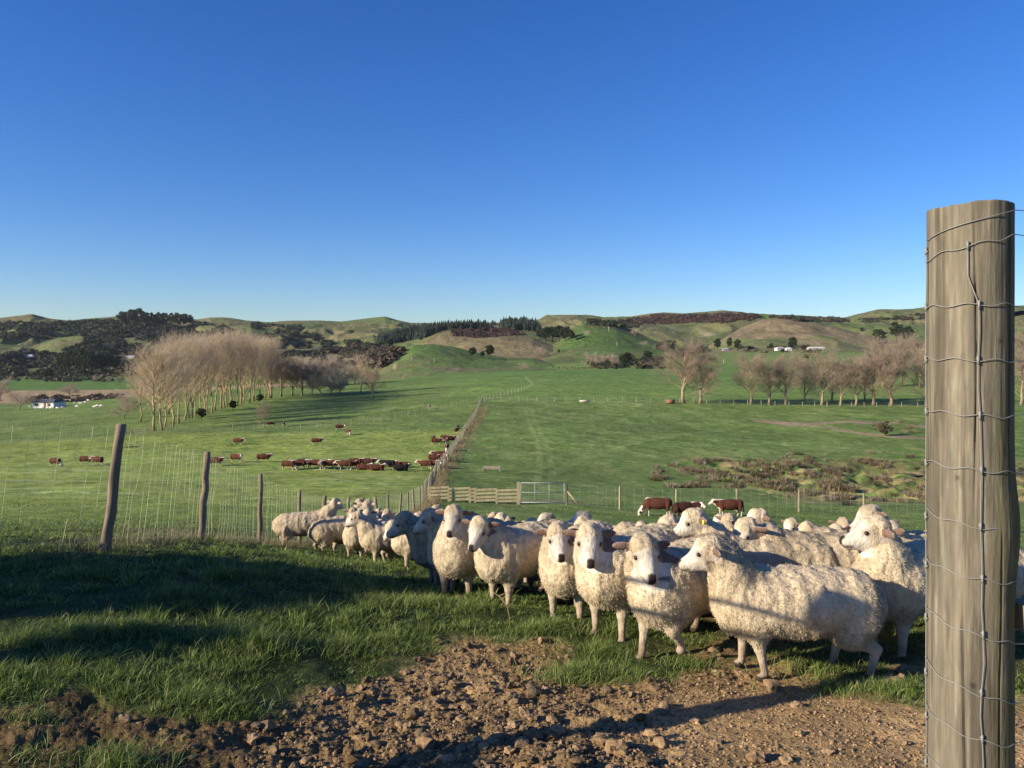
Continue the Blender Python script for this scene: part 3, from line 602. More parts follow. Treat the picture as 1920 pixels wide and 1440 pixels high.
# ---------------------------------------------------------------- cattle
def cow(pose, vx=.035, dark=False, black=False):
    S = SDF()
    zb = .78 if pose != 'lie' else .40
    S.cap((-.62, 0, zb+.02), .27, (.45, 0, zb), .29, .12, (1, .9, 1.05)); S.ell((-.05, 0, zb-.03), (.72, .33, .33), .1); S.ell((.62, 0, zb-.02), (.26, .23, .33), .1); S.ell((-.78, 0, zb+.03), (.22, .24, .28), .1)
    if pose == 'graze': H = np.array((1.18, 0, .22)); d, s, u = rotm((.45, 0, -1))
    elif pose == 'lie': H = np.array((1.10, .05, .72)); d, s, u = rotm((1, .3, -.25))
    elif pose == 'turn': H = np.array((1.12, -.28, .98)); d, s, u = rotm((.5, -1, -.3))
    else: H = np.array((1.22, 0, .98)); d, s, u = rotm((1, 0, -.45))
    S.cap((.62, 0, zb+.08), .24, H-d*.06, .14, .12); S.cap((.70, 0, zb-.16), .12, H-u*.08, .09, .12)
    S.ell(H, (.16, .12, .13), .05, np.array([d, s, u])); S.cap(H, .115, H+d*.32-u*.04, .085, .06); S.ell(H+d*.36-u*.04, (.06, .085, .07), .04, np.array([d, s, u]))
    for q in (-1, 1): S.ell(H+s*q*.20-d*.05+u*.03, (.10, .045, .05), .03, np.array([s*q, u, d]))
    if pose != 'lie':
        for fx, fy in ((.56, .17), (.66, -.17)): S.cap((.58, fy*.9, .62), .13, (fx, fy, .36), .062, .06); S.cap((fx, fy, .36), .05, (fx+.01, fy, .08), .042, .03); S.ell((fx+.02, fy, .045), (.062, .055, .05), .02)
        for fx, fy in ((-.80, .17), (-.66, -.17)): S.cap((-.74, fy*.9, .70), .18, (fx+.08, fy, .50), .10, .06); S.cap((fx+.08, fy, .5), .08, (fx-.07, fy, .34), .052, .04); S.cap((fx-.07, fy, .34), .048, (fx, fy, .08), .042, .03); S.ell((fx+.02, fy, .045), (.062, .055, .05), .02)
    else:
        for q in (-1, 1): S.cap((.55, q*.22, .2), .12, (.85, q*.24, .08), .06, .05); S.cap((.85, q*.24, .08), .055, (.6, q*.28, .06), .045, .03); S.cap((-.6, q*.26, .22), .17, (-.35, q*.38, .10), .07, .05); S.cap((-.35, q*.38, .1), .055, (-.1, q*.36, .06), .045, .03)
    S.cap((-.97, 0, zb+.18), .05, (-1.02, 0, zb-.1), .03, .04); S.cap((-1.02, 0, zb-.1), .03, (-1.03, 0, max(.12, zb-.42)), .045, .02)
    V, Q, G = S.mesh(vx); rel_ = V-H; a = rel_@d; hr = np.linalg.norm(rel_, axis=1)
    n = fbm(V[:, 0]*6, V[:, 1]*6, V[:, 2]*6, 2, 3)
    br = np.array((.088, .031, .018)) if not dark else np.array((.050, .018, .012))
    if black: br = np.array((.018, .014, .013))
    C = br*(1+.5*n)[:, None]; wh = np.array((.66, .56, .44))
    def mix(m, c):
        nonlocal C; m = np.clip(m, 0, 1)[:, None]; C = C*(1-m)+np.array(c)*m
    ear = (np.abs(rel_@s) > .13) & (hr < .35)
    mix(((hr < .22) | ((a > -.08) & (hr < .48)))*(1-ear), wh)
    if not black:
        mix((V[:, 0] > .35)*sstep(zb+.26, zb+.34, V[:, 2]+.25*np.maximum(V[:, 0]-.6, 0)+n*.1)*(np.abs(V[:, 1]) < .12)*.9, wh)
    mix((V[:, 0] > .60)*(V[:, 2] < zb-.14)*(V[:, 2] > .3)*(np.abs(V[:, 1]) < .16), wh); mix((V[:, 2] < zb-.30)*(np.abs(V[:, 1]) < .14)*(V[:, 2] > .3)*(np.abs(V[:, 0]) < .6)*.8, wh)
    if pose != 'lie': mix(sstep(.42, .34, V[:, 2])*(V[:, 0] < 1)*(.9 if not dark else .2), wh*.9); mix((V[:, 2] < .05)*(V[:, 0] < 1), (.05, .04, .03))
    mix((a > .37)*(hr < .5), (.35, .2, .17))
    root = empty('cow', (0, 0, 0)); obj('body', mesh_np('cow_body', V, Q, None, C, M_ANI), root)
    ms = MB(); zt = max(.12, zb-.42); ms.tube([(-1.02, 0, zt+.1), (-1.035, 0, zt+.02), (-1.03, 0, zt-.12)], [.03, .055, .012], 6, (.55, .45, .35)); obj('tail_switch', ms.mesh('switch', M_ANI), root)
    return root
CW = {'stand': cow('stand'), 'graze': cow('graze'), 'lie': cow('lie'), 'turn': cow('turn'), 'dstand': cow('turn', dark=True), 'black': cow('stand', black=True), 'blacklie': cow('lie', black=True)}
BIG = {'gr': cow('graze', .02), 'st': cow('stand', .02), 'dk': cow('turn', .02, dark=True)}
used = set()
def place_cow(key, px, py, hd, lab, group, sc=.78, lib=CW):
    base = lib[key]; c = base if key not in used else copy_tree(base); used.add(key)
    p = at(px, py, 30); c.location = p; c.location.z -= .04; c.rotation_euler = (0, 0, R(hd)); c.scale = (sc*.93, sc, sc*1.1); tag(c, lab, 'cow', group); return c
GB = 'brown and white cattle grazing beyond the flock on the right'
place_cow('gr', 1232, 967, 172, 'brown bull with white crest grazing head down, left of the three above the flock', GB, .82, BIG)
place_cow('dk', 1286, 973, 8, 'dark brown bull looking back to the right, middle of the three above the flock', GB, .74, BIG)
place_cow('st', 1368, 968, 180, 'white-faced brown bull standing and facing left, right of the three above the flock', GB, .80, BIG)
GC = 'brown and white cattle in the left paddock'
for key, px, py, hd, lab in [
 ('graze', 104, 875, -20, 'cow grazing alone, farthest left, seen through the wire netting'),
 ('turn', 161, 871, -5, 'left cow of the pair beside the leaning first fence post'),
 ('stand', 183, 872, 160, 'right cow of the pair beside the leaning first fence post, face meeting the other'),
 ('graze', 219, 838, -70, 'cow head on to the viewer just right of the first fence post'),
 ('stand', 405, 874, -5, 'cow just right of the second fence post'),
 ('turn', 443, 867, -20, 'cow with a white back stripe right of the second post'),
 ('stand', 447, 834, -10, 'lone cow uphill of the cow with the white back stripe'),
 ('stand', 494, 867, 5, 'cow standing alone left of the long line of cattle'),
 ('stand', 594, 834, 5, 'lone cow uphill of the left end of the line of cattle'),
 ('graze', 507, 799, 15, 'cow grazing beside the small bare white-barked tree'),
 ('graze', 532, 800, -75, 'cow facing the viewer on the crest right of the bare white-barked tree'),
 ('turn', 637, 806, 10, 'left cow of the high pair in the middle of the paddock'),
 ('graze', 653, 815, -60, 'right cow of the high pair in the middle of the paddock'),
 ('graze', 541, 881, -10, 'first cow from the left in the long line'),
 ('stand', 560, 880, 180, 'second cow from the left in the long line, turned away'),
 ('dstand', 570, 878, 5, 'dark cow third from the left in the long line'),
 ('stand', 590, 879, 175, 'fourth cow from the left in the long line'),
 ('turn', 601, 880, -60, 'narrow dark-flanked cow fifth from the left in the long line'),
 ('stand', 617, 880, 178, 'broad cow sixth from the left in the long line'),
 ('dstand', 631, 879, 182, 'dark cow seventh from the left in the long line'),
 ('stand', 647, 881, 180, 'eighth cow from the left in the long line'),
 ('graze', 661, 880, -15, 'ninth cow from the left in the long line, head down'),
 ('stand', 667, 876, 0, 'cow whose white face shows above the ninth of the line'),
 ('stand', 690, 876, 0, 'cow standing behind the two lying cows at the middle right of the line'),
 ('lie', 683, 881, 0, 'reddish cow lying at the front of the line'),
 ('lie', 707, 882, 5, 'cow lying with white face on the grass, right of the reddish lying one'),
 ('black', 727, 880, 182, 'black cow with a white face standing near the right end of the line'),
 ('lie', 739, 876, 180, 'brown cow lying behind the black standing cow'),
 ('blacklie', 752, 882, 10, 'black cow lying at the right end of the line'),
 ('lie', 757, 876, 170, 'brown cow lying behind the black lying cow'),
 ('stand', 798, 880, 170, 'nearest cow of the group by the long fence, standing broadside'),
 ('stand', 813, 879, -40, 'cow tucked against the fence right of the nearest broadside one'),
 ('graze', 815, 868, 0, 'second row cow of the group by the long fence'),
 ('stand', 823, 861, 185, 'third row cow with its back up, group by the long fence'),
 ('turn', 829, 866, -30, 'cow pressed to the fence posts in the second row of the group'),
 ('turn', 812, 830, 100, 'cow facing uphill at the left of the upper fence group'),
 ('stand', 818, 834, 0, 'cow with white face at the left of the upper fence group, broadside'),
 ('stand', 835, 828, 0, 'upper fence group cow, topmost of the huddle'),
 ('graze', 838, 833, -80, 'upper fence group cow facing the viewer in the huddle'),
 ('graze', 838, 846, -90, 'cow showing white chest at the bottom of the upper fence group'),
 ('turn', 846, 830, 20, 'rightmost cow of the upper fence group'),
 ('black', 859, 808, 100, 'dark cow with white patch highest along the long fence'),
 ('turn', 856, 813, 80, 'brown cow just below the highest one along the long fence'),
 ('black', 805, 766, -90, 'lone black cow on the crest below the boundary fence')]:
    place_cow(key, px, py, hd, lab, GC, .76)
def tiny(kind, pts, label, cat, group, col, zmin):
    m = MB(); m.tube([(-.75, 0, .95), (-.3, 0, .93), (.4, 0, .95), (.75, 0, .95)], [.22, .33, .32, .2], 8, col); m.tube([(.6, 0, 1.0), (.95, 0, .95), (1.25, 0, .8)], [.18, .14, .08], 6, col)
    for x in (-.6, .55):
        for y in (-.17, .17): m.tube([(x, y, .8), (x, y, .4), (x, y, 0)], [.1, .06, .05], 4, col)
    me = m.mesh(kind, M_ANI)
    for px, py, hd, sc in pts:
        o = obj(kind, me); o.location = at(px, py, zmin); o.rotation_euler = (0, 0, R(hd)); o.scale = (sc,)*3; tag(o, label, cat, group)
tiny('cow', [(x, 691.5+rng.normal()*.6, rng.choice([0, 180, 30]), 1.0) for x in (1037, 1048, 1058, 1064, 1073, 1079, 1085, 1092, 1097, 1104, 1108, 1112, 1138, 1155, 1180, 1196, 1202)], 'tiny dark cow in the far herd along the top of the middle field', 'cow', 'far dark herd on the skyline of the middle field', (.05, .03, .02), 250)
tiny('sheep', [(x, y, rng.choice([0, 180, 40]), .75) for x, y in ((57, 765), (89, 768), (96, 768), (102, 763), (108, 768), (118, 767), (145, 765), (152, 759), (160, 757), (178, 766), (183, 764), (190, 764), (141, 758), (149, 758), (166, 753))], 'tiny white sheep grazing on the far left hillside below the white house', 'sheep', 'tiny far white sheep on the left', (.8, .75, .65), 180)

# ---------------------------------------------------------------- trees
def twig_batch(m, P0, P1, r0, r1, col, bend=None):
    """many thin three-sided twigs at once, each bent in the middle"""
    n = len(P0)
    if n == 0: return
    d = P1-P0; L = np.linalg.norm(d, axis=1)[:, None]+1e-9; d = d/L; a = np.cross(d, rng.normal(size=(n, 3))); a /= np.linalg.norm(a, axis=1)[:, None]+1e-9; b = np.cross(d, a)
    mid = (P0+P1)/2+(0 if bend is None else bend); rs = [np.broadcast_to(r0, (n,)), np.broadcast_to((np.asarray(r0)+np.asarray(r1))/2, (n,)), np.broadcast_to(r1, (n,))]
    V = []
    for p, r in zip((P0, mid, P1), rs):
        for k in range(3):
            t = k*2.0944; V.append(p+r[:, None]*(math.cos(t)*a+math.sin(t)*b))
    V = np.stack(V, 1).reshape(-1, 3); q = []
    for s_ in (0, 3):
        for k in range(3): q.append([s_+k, s_+(k+1) % 3, s_+3+(k+1) % 3, s_+3+k])
    Q = (np.arange(n)[:, None, None]*9+np.array(q)[None]).reshape(-1, 4)
    m.add(V, Q, None, np.repeat(np.broadcast_to(col, (n, 3)), 9, 0))
def rdir(d, ang, rg, up=0):
    n = len(d); t = rg.normal(size=(n, 3)); t -= (t*d).sum(1)[:, None]*d; t /= np.linalg.norm(t, axis=1)[:, None]+1e-9
    o = d*np.cos(ang)[:, None]+t*np.sin(ang)[:, None]+np.array([0, 0, up]); return o/np.linalg.norm(o, axis=1)[:, None]
def bare_tree(name, seed, h=10., kind='poplar', bark=(.30, .21, .10), twig=(.25, .185, .14)):
    rg = np.random.default_rng(seed); T = MB(); C = MB(); bark = np.array(bark); twig = np.array(twig)
    ax = np.zeros((7, 3)); ax[:, 2] = np.linspace(-.1, h*(.8 if kind == 'poplar' else .74 if kind == 'willow' else .26), 7); ax[1:, :2] = np.cumsum(rg.normal(0, .012*h, (6, 2)), 0)
    r0 = h*(.0085 if kind == 'poplar' else .020)
    rr = np.linspace(1, .35 if kind != 'round' else .8, 7)*r0; rr[0] *= 1.5; T.tube(ax, rr, 8, bark)
    def trunk(t): return np.array([np.interp(t, np.linspace(0, 1, 7), ax[:, k]) for k in range(3)])
    P = []; D = []; L = []; Rr = []
    nb = 22 if kind == 'poplar' else 22 if kind == 'willow' else 16
    for i in range(nb):
        if kind == 'poplar':
            t = .22+.78*(i/nb)**.9; an = R(rg.uniform(24, 44)); ln = h*(.42-.20*t)*rg.uniform(.7, 1.2)
        elif kind == 'willow':
            t = .17+.83*(i/nb); an = R(rg.uniform(28, 66)); ln = h*(.44-.20*t)*rg.uniform(.75, 1.15)
        else:
            t = .60+.4*rg.random(); an = R(rg.uniform(5, 80) if kind == 'willow' else rg.uniform(20, 85)); ln = h*rg.uniform(.42, .68)*(1-.30*an)
        az = i*2.4+rg.normal()*.3; p = trunk(t); d = np.array([math.cos(az)*math.sin(an), math.sin(az)*math.sin(an), math.cos(an)])
        pts = [p]; dd = d.copy(); seg = 5
        for s_ in range(seg):
            dd = dd+np.array([0, 0, .16 if kind == 'poplar' else .05])+rg.normal(0, .08, 3); dd /= np.linalg.norm(dd); pts.append(pts[-1]+dd*ln/seg)
        pts = np.array(pts); rb = r0*(.60 if kind == 'poplar' else .36)*rg.uniform(.6, 1.1)
        T.tube(pts, np.linspace(rb, rb*.25, seg+1), 5, bark*.9+twig*.1, caps=False)
        k = {'poplar': 11, 'willow': 17, 'round': 16}[kind]; u = rg.uniform(.25, 1, k); ps = np.array([np.interp(u, np.linspace(0, 1, seg+1), pts[:, q]) for q in range(3)]).T
        tg = pts[1:]-pts[:-1]; tg /= np.linalg.norm(tg, axis=1)[:, None]; di = tg[np.minimum((u*seg).astype(int), seg-1)]
        P.append(ps); D.append(di); L.append(np.full(k, h*.15)*(1.2-.5*u)); Rr.append(np.full(k, rb*.33))
    P = np.vstack(P); D = np.vstack(D); L = np.hstack(L); Rr = np.hstack(Rr)
    upb = .22 if kind == 'poplar' else .05
    d1 = rdir(D, rg.uniform(.3, .85, len(P)), rg, upb); E = P+d1*(L*rg.uniform(.6, 1.2, len(P)))[:, None]
    twig_batch(C, P, E, Rr, Rr*.5, bark*.4+twig*.6, rg.normal(0, .01*h, P.shape)*.5)
    mult = 3 if kind == 'poplar' else 4 if kind == 'willow' else 6; th = h*(.00042 if kind == 'poplar' else .0006)
    for lev in range(2):
        n = len(P); ix = np.repeat(np.arange(n), mult if lev == 0 else (2 if kind == 'poplar' else 3)); u = rg.uniform(.2, 1, len(ix))[:, None]
        P2 = P[ix]*(1-u)+E[ix]*u; dd = (E-P)[ix]; dd /= np.linalg.norm(dd, axis=1)[:, None]+1e-9
        d2 = rdir(dd, rg.uniform(.25, .8, len(ix)), rg, upb); ln = h*(.085 if lev == 0 else .05)*rg.uniform(.5, 1.3, len(ix)); E2 = P2+d2*ln[:, None]
        sh = rg.uniform(.75, 1.2, len(ix))[:, None]
        twig_batch(C, P2, E2, th*(1.5 if lev == 0 else 1), th*.5, twig*sh, rg.normal(0, .004*h, P2.shape)); P, E = P2, E2
    root = empty(name, (0, 0, 0)); obj('trunk', T.mesh('trunk', M_BARK), root); obj('crown', C.mesh('crown', M_BARK), root); return root
def leaf_tree(name, seed, h=10., rx=3.2, n=5200, col=(.030, .050, .018), leaf=.22, nclump=60, base=.18, top=1.0):
    rg = np.random.default_rng(seed); T = MB(); T.tube([(0, 0, -.2), (.1, 0, h*.2), (0, .1, h*.45), (.1, .1, h*.75)], [h*.035, h*.026, h*.018, h*.006], 8, (.10, .075, .05))
    cen = rg.normal(size=(nclump, 3)); cen /= np.linalg.norm(cen, axis=1)[:, None]; cen *= rg.uniform(.35, 1, (nclump, 1))**.5
    cz = h*(base+top)/2; hz = h*(top-base)/2; C = cen*np.array([rx, rx, hz])*.86+np.array([0, 0, cz])
    for c in C[::3]: T.tube([(0, 0, c[2]*.55), (c[0]*.5, c[1]*.5, c[2]*.8), tuple(c)], [h*.010, h*.006, h*.002], 5, (.10, .075, .05), caps=False)
    ix = rg.integers(0, nclump, n); rad = rg.uniform(.16, .30, nclump)*rx; q = rg.normal(size=(n, 3)); q /= np.linalg.norm(q, axis=1)[:, None]; q *= (rg.random((n, 1))**.4)
    P = C[ix]+q*rad[ix][:, None]*np.array([1.15, 1.15, .8]); nn = q+rg.normal(0, .5, (n, 3)); nn /= np.linalg.norm(nn, axis=1)[:, None]
    a = np.cross(nn, rg.normal(size=(n, 3))); a /= np.linalg.norm(a, axis=1)[:, None]; b = np.cross(nn, a); s_ = leaf*h/10*rg.uniform(.6, 1.3, (n, 1))
    V = np.stack([P-a*s_, P-b*s_*.55, P+a*s_, P+b*s_*.55], 1).reshape(-1, 3); cl = rg.uniform(.6, 1.45, nclump)[ix][:, None]*rg.uniform(.75, 1.25, (n, 1))*np.array(col)
    root = empty(name, (0, 0, 0)); obj('trunk', T.mesh('trunk', M_BARK), root)
    obj('crown', mesh_np('crown', V, np.arange(n)[:, None]*4+np.arange(4), None, np.repeat(cl, 4, 0), M_LEAF, False), root); return root
tused = set()
def put_tree(base, p, hm, label, cat, group=None, hs=1.0, name=None):
    c = base if base.name not in tused else copy_tree(base); tused.add(base.name)
    if c is not base and base.name not in tused: pass
    c.location = p; c.location.z -= .1; c.rotation_euler = (0, 0, rng.uniform(0, 6.28)); c.scale = (hm/10*hs, hm/10*hs, hm/10); return tag(c, label, cat, group)
def hpx(p, hp): return hp*p.y/F_PX
PO = [bare_tree('poplar_tree', 200+i, 10, 'poplar', (.42, .31, .165), (.60, .47, .33)) for i in range(5)]
WI = [bare_tree('willow_tree', 220+i, 10, 'willow', (.30, .23, .155), (.37, .285, .21)) for i in range(5)]
RO = [bare_tree('bare_tree', 240+i, 10, 'round', (.28, .21, .155), (.47, .37, .29)) for i in range(3)]
EV = [leaf_tree('evergreen_tree', 260+i, 10, [3.6, 2.4, 4.2][i], 4200, leaf=.30) for i in range(3)]
# poplar grove: two staggered rows receding to the right
GP = 'leafless poplars standing in the grove on the left'
n = 30
for i in range(n):
    f = i/(n-1); f2 = f**.85; px = 291+f2*212+rng.normal()*2.2; Z = 146+f2*112+rng.normal()*1.5
    p = atz(px, Z); hm = (166-f2*50+8*math.sin(f2*3.1)+rng.normal()*6)*Z/F_PX*.95
    lab = ('leafless poplar with low spreading branches, first on the left of the grove' if i == 0 else 'second leafless poplar from the left edge of the grove' if i == 1 else 'last leafless poplar at the right end of the grove' if i == n-1 else 'leafless poplar with ochre lichen bark inside the grove')
    put_tree(PO[i % 5], p, hm, lab, 'poplar', GP if 1 < i < n-1 else None, 1.6 if i < 2 else 1.12)
for i in range(6):
    f = i/5; px = 270+f*235+rng.normal()*4; Z = 178+f*110; p = atz(px, Z); put_tree(PO[(i+2) % 5], p, (122-f*20)*Z/F_PX, 'leafless poplar half hidden behind the front row of the grove', 'poplar', 'poplars of the rear row of the grove', 1.5)
put_tree(WI[0], at(495, 802, 60), 52*150/F_PX*.95, 'small bare pale-barked tree alone in front of the grove', 'tree', None, .9)
put_tree(RO[0], atz(232, 190), 9, 'small bare shrub-like tree at the left foot of the grove', 'tree')
for px, Z in ((378, 176), (437, 205), (487, 235)):
    put_tree(EV[0], atz(px, Z), 2.9, {378: 'dark holly-like bush under the left third of the poplars', 437: 'dark bush under the middle poplars', 487: 'dark bush under the last poplars'}[px], 'bush', None, 1.2)
for i, (px, b, hp, w) in enumerate([(508, 746, 88, 1.0), (527, 744, 78, 1.1), (548, 742, 74, 1.0), (566, 742, 68, 1.1), (585, 742, 62, 1.0), (603, 742, 58, 1.1), (622, 741, 56, 1.1), (638, 740, 50, 1.1)]):
    put_tree((WI+RO)[i % 8], at(px, b, 150), hpx(at(px, b, 150), hp), 'brown leafless tree, number %s from the left in the clump right of the grove' % ['one', 'two', 'three', 'four', 'five', 'six', 'seven', 'eight'][i], 'tree', 'brown leafless clump right of the grove', w*1.1)
for i, (px, Z, hm) in enumerate([(555, 330, 17), (580, 340, 18), (605, 345, 18), (628, 350, 16), (650, 345, 14), (530, 335, 16), (665, 350, 11)]):
    put_tree(RO[i % 3], atz(px, Z), hm, 'grey leafless tree top showing behind the brown clump', 'tree', 'grey trees behind the brown clump', 1.3)
put_tree(PO[1], at(678, 738, 150), hpx(at(678, 738, 150), 74), 'tall pale-twigged leafless tree with a forked trunk, alone right of the brown clump', 'tree', None, 1.7)
put_tree(WI[2], at(698, 746, 150), hpx(at(698, 746, 150), 62), 'leafless tree with a dark short trunk in front of the pale forked one', 'tree', None, 1.1)
# the row on the right
GW = 'leafless trees of the row along the right-hand field fence'
ords = ['first', 'second', 'third', 'fourth', 'fifth', 'sixth', 'seventh', 'eighth', 'ninth', 'tenth', 'eleventh', 'twelfth', 'thirteenth', 'fourteenth', 'fifteenth']
for i, (px, b, hp, w) in enumerate([(1281, 758, 122, .95), (1313, 758, 108, .85), (1408, 761, 100, .85), (1442, 761, 94, .75), (1474, 762, 102, .75), (1541, 763, 108, .8), (1577, 763, 84, .7), (1605, 764, 95, .75), (1638, 765, 112, .8), (1672, 765, 110, .85), (1737, 765, 112, .8), (1915, 766, 106, .8)]):
    p = atz(px, 188+rng.normal()*.6); put_tree(WI[i % 5], p, hpx(p, hp), ('%s leafless tree from the left in the right-hand row' % ords[i]) if i < 10 else ('leafless tree of the right-hand row cut by the left side of the big post' if i == 10 else 'leafless tree seen right of the big wooden post'), 'tree', GW, w*1.5)
for i, (px, Z, hm) in enumerate([(1508, 196, 11.5), (1560, 197, 12), (1622, 198, 12.5), (1655, 250, 17), (1690, 255, 17.5), (1725, 250, 17.5), (1920, 245, 19)]):
    put_tree(WI[(i+1) % 5], atz(px, Z), hm, ['leafless tree just behind the gap between the fifth and sixth trees', 'leafless tree just behind the sixth tree of the right row', 'leafless tree just behind the eighth tree of the right row', 'reddish tree crown rising behind the ninth tree of the right row', 'reddish tree crown behind the tenth tree of the right row', 'reddish tree crown beside the big post, behind the row', 'reddish tree crown far right beyond the big post'][i], 'tree', None, 1.0)
# far bare trees
for i, (px, b, hp, w, lab) in enumerate([(980, 694, 17, 1.5, 'small rounded pinkish bare tree on the crest left of the far herd'), (858, 697, 10, 2.4, 'low wide pale bush on the crest, middle distance'), (1010, 668, 24, 1.2, 'bare tree at the foot of the green mound'), (1105, 686, 34, 1.2, 'leftmost bare tree behind the far herd'), (1128, 686, 30, 1.2, 'second bare tree behind the far herd'), (1150, 687, 32, 1.2, 'third bare tree behind the far herd'), (1190, 632, 20, 1.0, 'lone bare tree on the green hillside'), (760, 712, 16, 1.0, 'thin bare sapling left of the middle crest'), (3, 752, 60, 1.1, 'bare tree cut by the left picture edge'), (36, 768, 45, 1.4, 'broad bare bushy tree left of the white house'), (130, 745, 32, 1.6, 'low bare tree right of the white house roof'), (178, 716, 17, 1.0, 'pale slim bare tree by the green valley field'), (205, 716, 14, 1.2, 'brown bare tree by the green valley field'), (222, 718, 18, 1.2, 'bare tree at the right end of the valley field'), (135, 728, 14, 1.6, 'round bare tree on the edge of the brown field')]):
    p = at(px, b, 250); put_tree(RO[i % 3], p, hpx(p, hp), lab, 'tree', None, w)
GE = 'dark evergreen trees on the far left ridge top'
for i, (px, b, hp, w) in enumerate([(233, 612, 30, 1.3), (247, 610, 32, 1.2), (258, 608, 30, 1.2), (272, 612, 28, 1.0), (285, 612, 28, .9), (297, 612, 27, .9), (310, 612, 27, .9), (321, 613, 28, .9), (333, 613, 27, .9), (345, 613, 27, 1.0), (357, 613, 24, 1.1)]):
    p = at(px, b, 900); put_tree(EV[i % 3], p, hpx(p, hp), 'dark evergreen in the clump on the ridge top above the poplars', 'tree', GE, w)
GU = 'tall olive trees in the plantation below the left hills'
for i in range(16):
    px = 112+i*7.2; p = at(px, 700-abs(i-8)*.5, 500); put_tree(EV[1], p, hpx(p, 46-abs(i-6)*1.6+rng.normal()*2), 'olive evergreen of the dense plantation below the left hills', 'tree', GU, .75)
for i, (px, b, hp, w, lab) in enumerate([(1649, 645, 30, 1.3, 'left dark pine of the pair on the right-hand hill, rounder one'), (1680, 641, 40, 1.3, 'largest dark pine on the right-hand hill near the big post'), (1700, 641, 30, 1.1, 'pine at the right end of the pine clump near the big post'), (1345, 657, 24, .9, 'left dark tree of the three by the far sheds'), (1368, 657, 26, .9, 'middle dark tree of the three by the far sheds'), (1383, 657, 22, .9, 'right dark tree of the three by the far sheds'), (1486, 656, 26, 1.0, 'dark tree standing right of the far white farmhouse'), (1446, 656, 14, 1.2, 'small dark tree left of the far white farmhouse'), (1616, 622, 9, 1.2, 'single dark bush beside the pale slip on the right hill'), (918, 671, 26, 1.1, 'evergreen with a leaning crown at the foot of the brown mound'), (905, 671, 14, 1.4, 'dark bush left of the leaning evergreen'), (886, 669, 18, 1.2, 'grey-green tree left of the dark bush at the brown mound'), (90, 709, 17, 1.6, 'round yellow-green bush at the valley edge'), (1048, 663, 9, 1.2, 'small dark conifer on the green flat'), (1175, 688, 28, 1.4, 'dark tree on the right of the far bare trees'), (1215, 676, 20, 1.3, 'dark tree below the green hill, left of the row'), (1512, 676, 14, 1.6, 'hedge-like bush beneath the farmhouse field')]):
    p = at(px, b, 420); put_tree(EV[i % 3], p, hpx(p, hp), lab, 'tree', None, w)
for i, (px, b, hp) in enumerate([(1012, 637, 22), (1024, 640, 28), (1036, 640, 30), (1048, 640, 32), (1060, 640, 28), (1072, 640, 22)]):
    p = at(px, b, 800); put_tree(EV[(i*2) % 3], p, hpx(p, hp), 'brownish evergreen in the wood at the end of the pine belt', 'tree', 'brownish wood at the end of the pine belt', 1.2)
for b in PO+WI+RO+EV:
    if b.name not in tused: bpy.data.objects.remove(b)
# ---------------------------------------------------------------- scrub, pine belt (uncountable masses)
def leafball(seed, n=44):
    rg = np.random.default_rng(seed); k = 7; c = rg.normal(size=(k, 3)); c /= np.linalg.norm(c, axis=1)[:, None]; c *= .5; c[:, 2] = np.abs(c[:, 2])*.8
    ix = rg.integers(0, k, n); q = rg.normal(size=(n, 3)); q /= np.linalg.norm(q, axis=1)[:, None]; P = c[ix]+q*.5; P[:, 2] = np.abs(P[:, 2]); a = np.cross(q+rg.normal(0, .4, (n, 3)), rg.normal(size=(n, 3))); a /= np.linalg.norm(a, axis=1)[:, None]; b = np.cross(q, a); s_ = .26
    V = np.stack([P-a*s_, P-b*s_, P+a*s_, P+b*s_], 1).reshape(-1, 3); i = np.arange(n)[:, None]*4; return V, np.vstack([i+np.array([0, 1, 2]), i+np.array([0, 2, 3])])
def blob(seed, sub, am=1.1):
    import bmesh
    bm = bmesh.new(); bmesh.ops.create_icosphere(bm, subdivisions=sub, radius=1); V = np.array([v.co[:] for v in bm.verts]); T = np.array([[v.index for v in f.verts] for f in bm.faces]); bm.free()
    n = fbm(V[:, 0]*1.7+seed, V[:, 1]*1.7, V[:, 2]*1.7, 3, seed); V = V*(1+n*am)[:, None]+np.random.default_rng(seed).normal(0, .05*am, V.shape); V[:, 2] = V[:, 2]*.8+.45; return V, T
def conef(seed):
    rg = np.random.default_rng(seed); V = []; T = []
    for k in range(4):
        b = len(V); z0 = .12+k*.22; r = .30*(1-k*.22)
        for j in range(9): a = j*.698+rg.normal()*.1; q = r*rg.uniform(.65, 1.25); V.append((math.cos(a)*q, math.sin(a)*q, z0+rg.normal()*.03))
        V.append((rg.normal()*.02, rg.normal()*.02, z0+.36)); [T.append((b+j, b+(j+1) % 9, b+9)) for j in range(9)]
    return np.array(V), np.array(T)
def inpoly(x, y, P):
    c = False; j = len(P)-1
    for i in range(len(P)):
        if (P[i][1] > y) != (P[j][1] > y) and x < (P[j][0]-P[i][0])*(y-P[i][1])/(P[j][1]-P[i][1])+P[i][0]: c = not c
        j = i
    return c
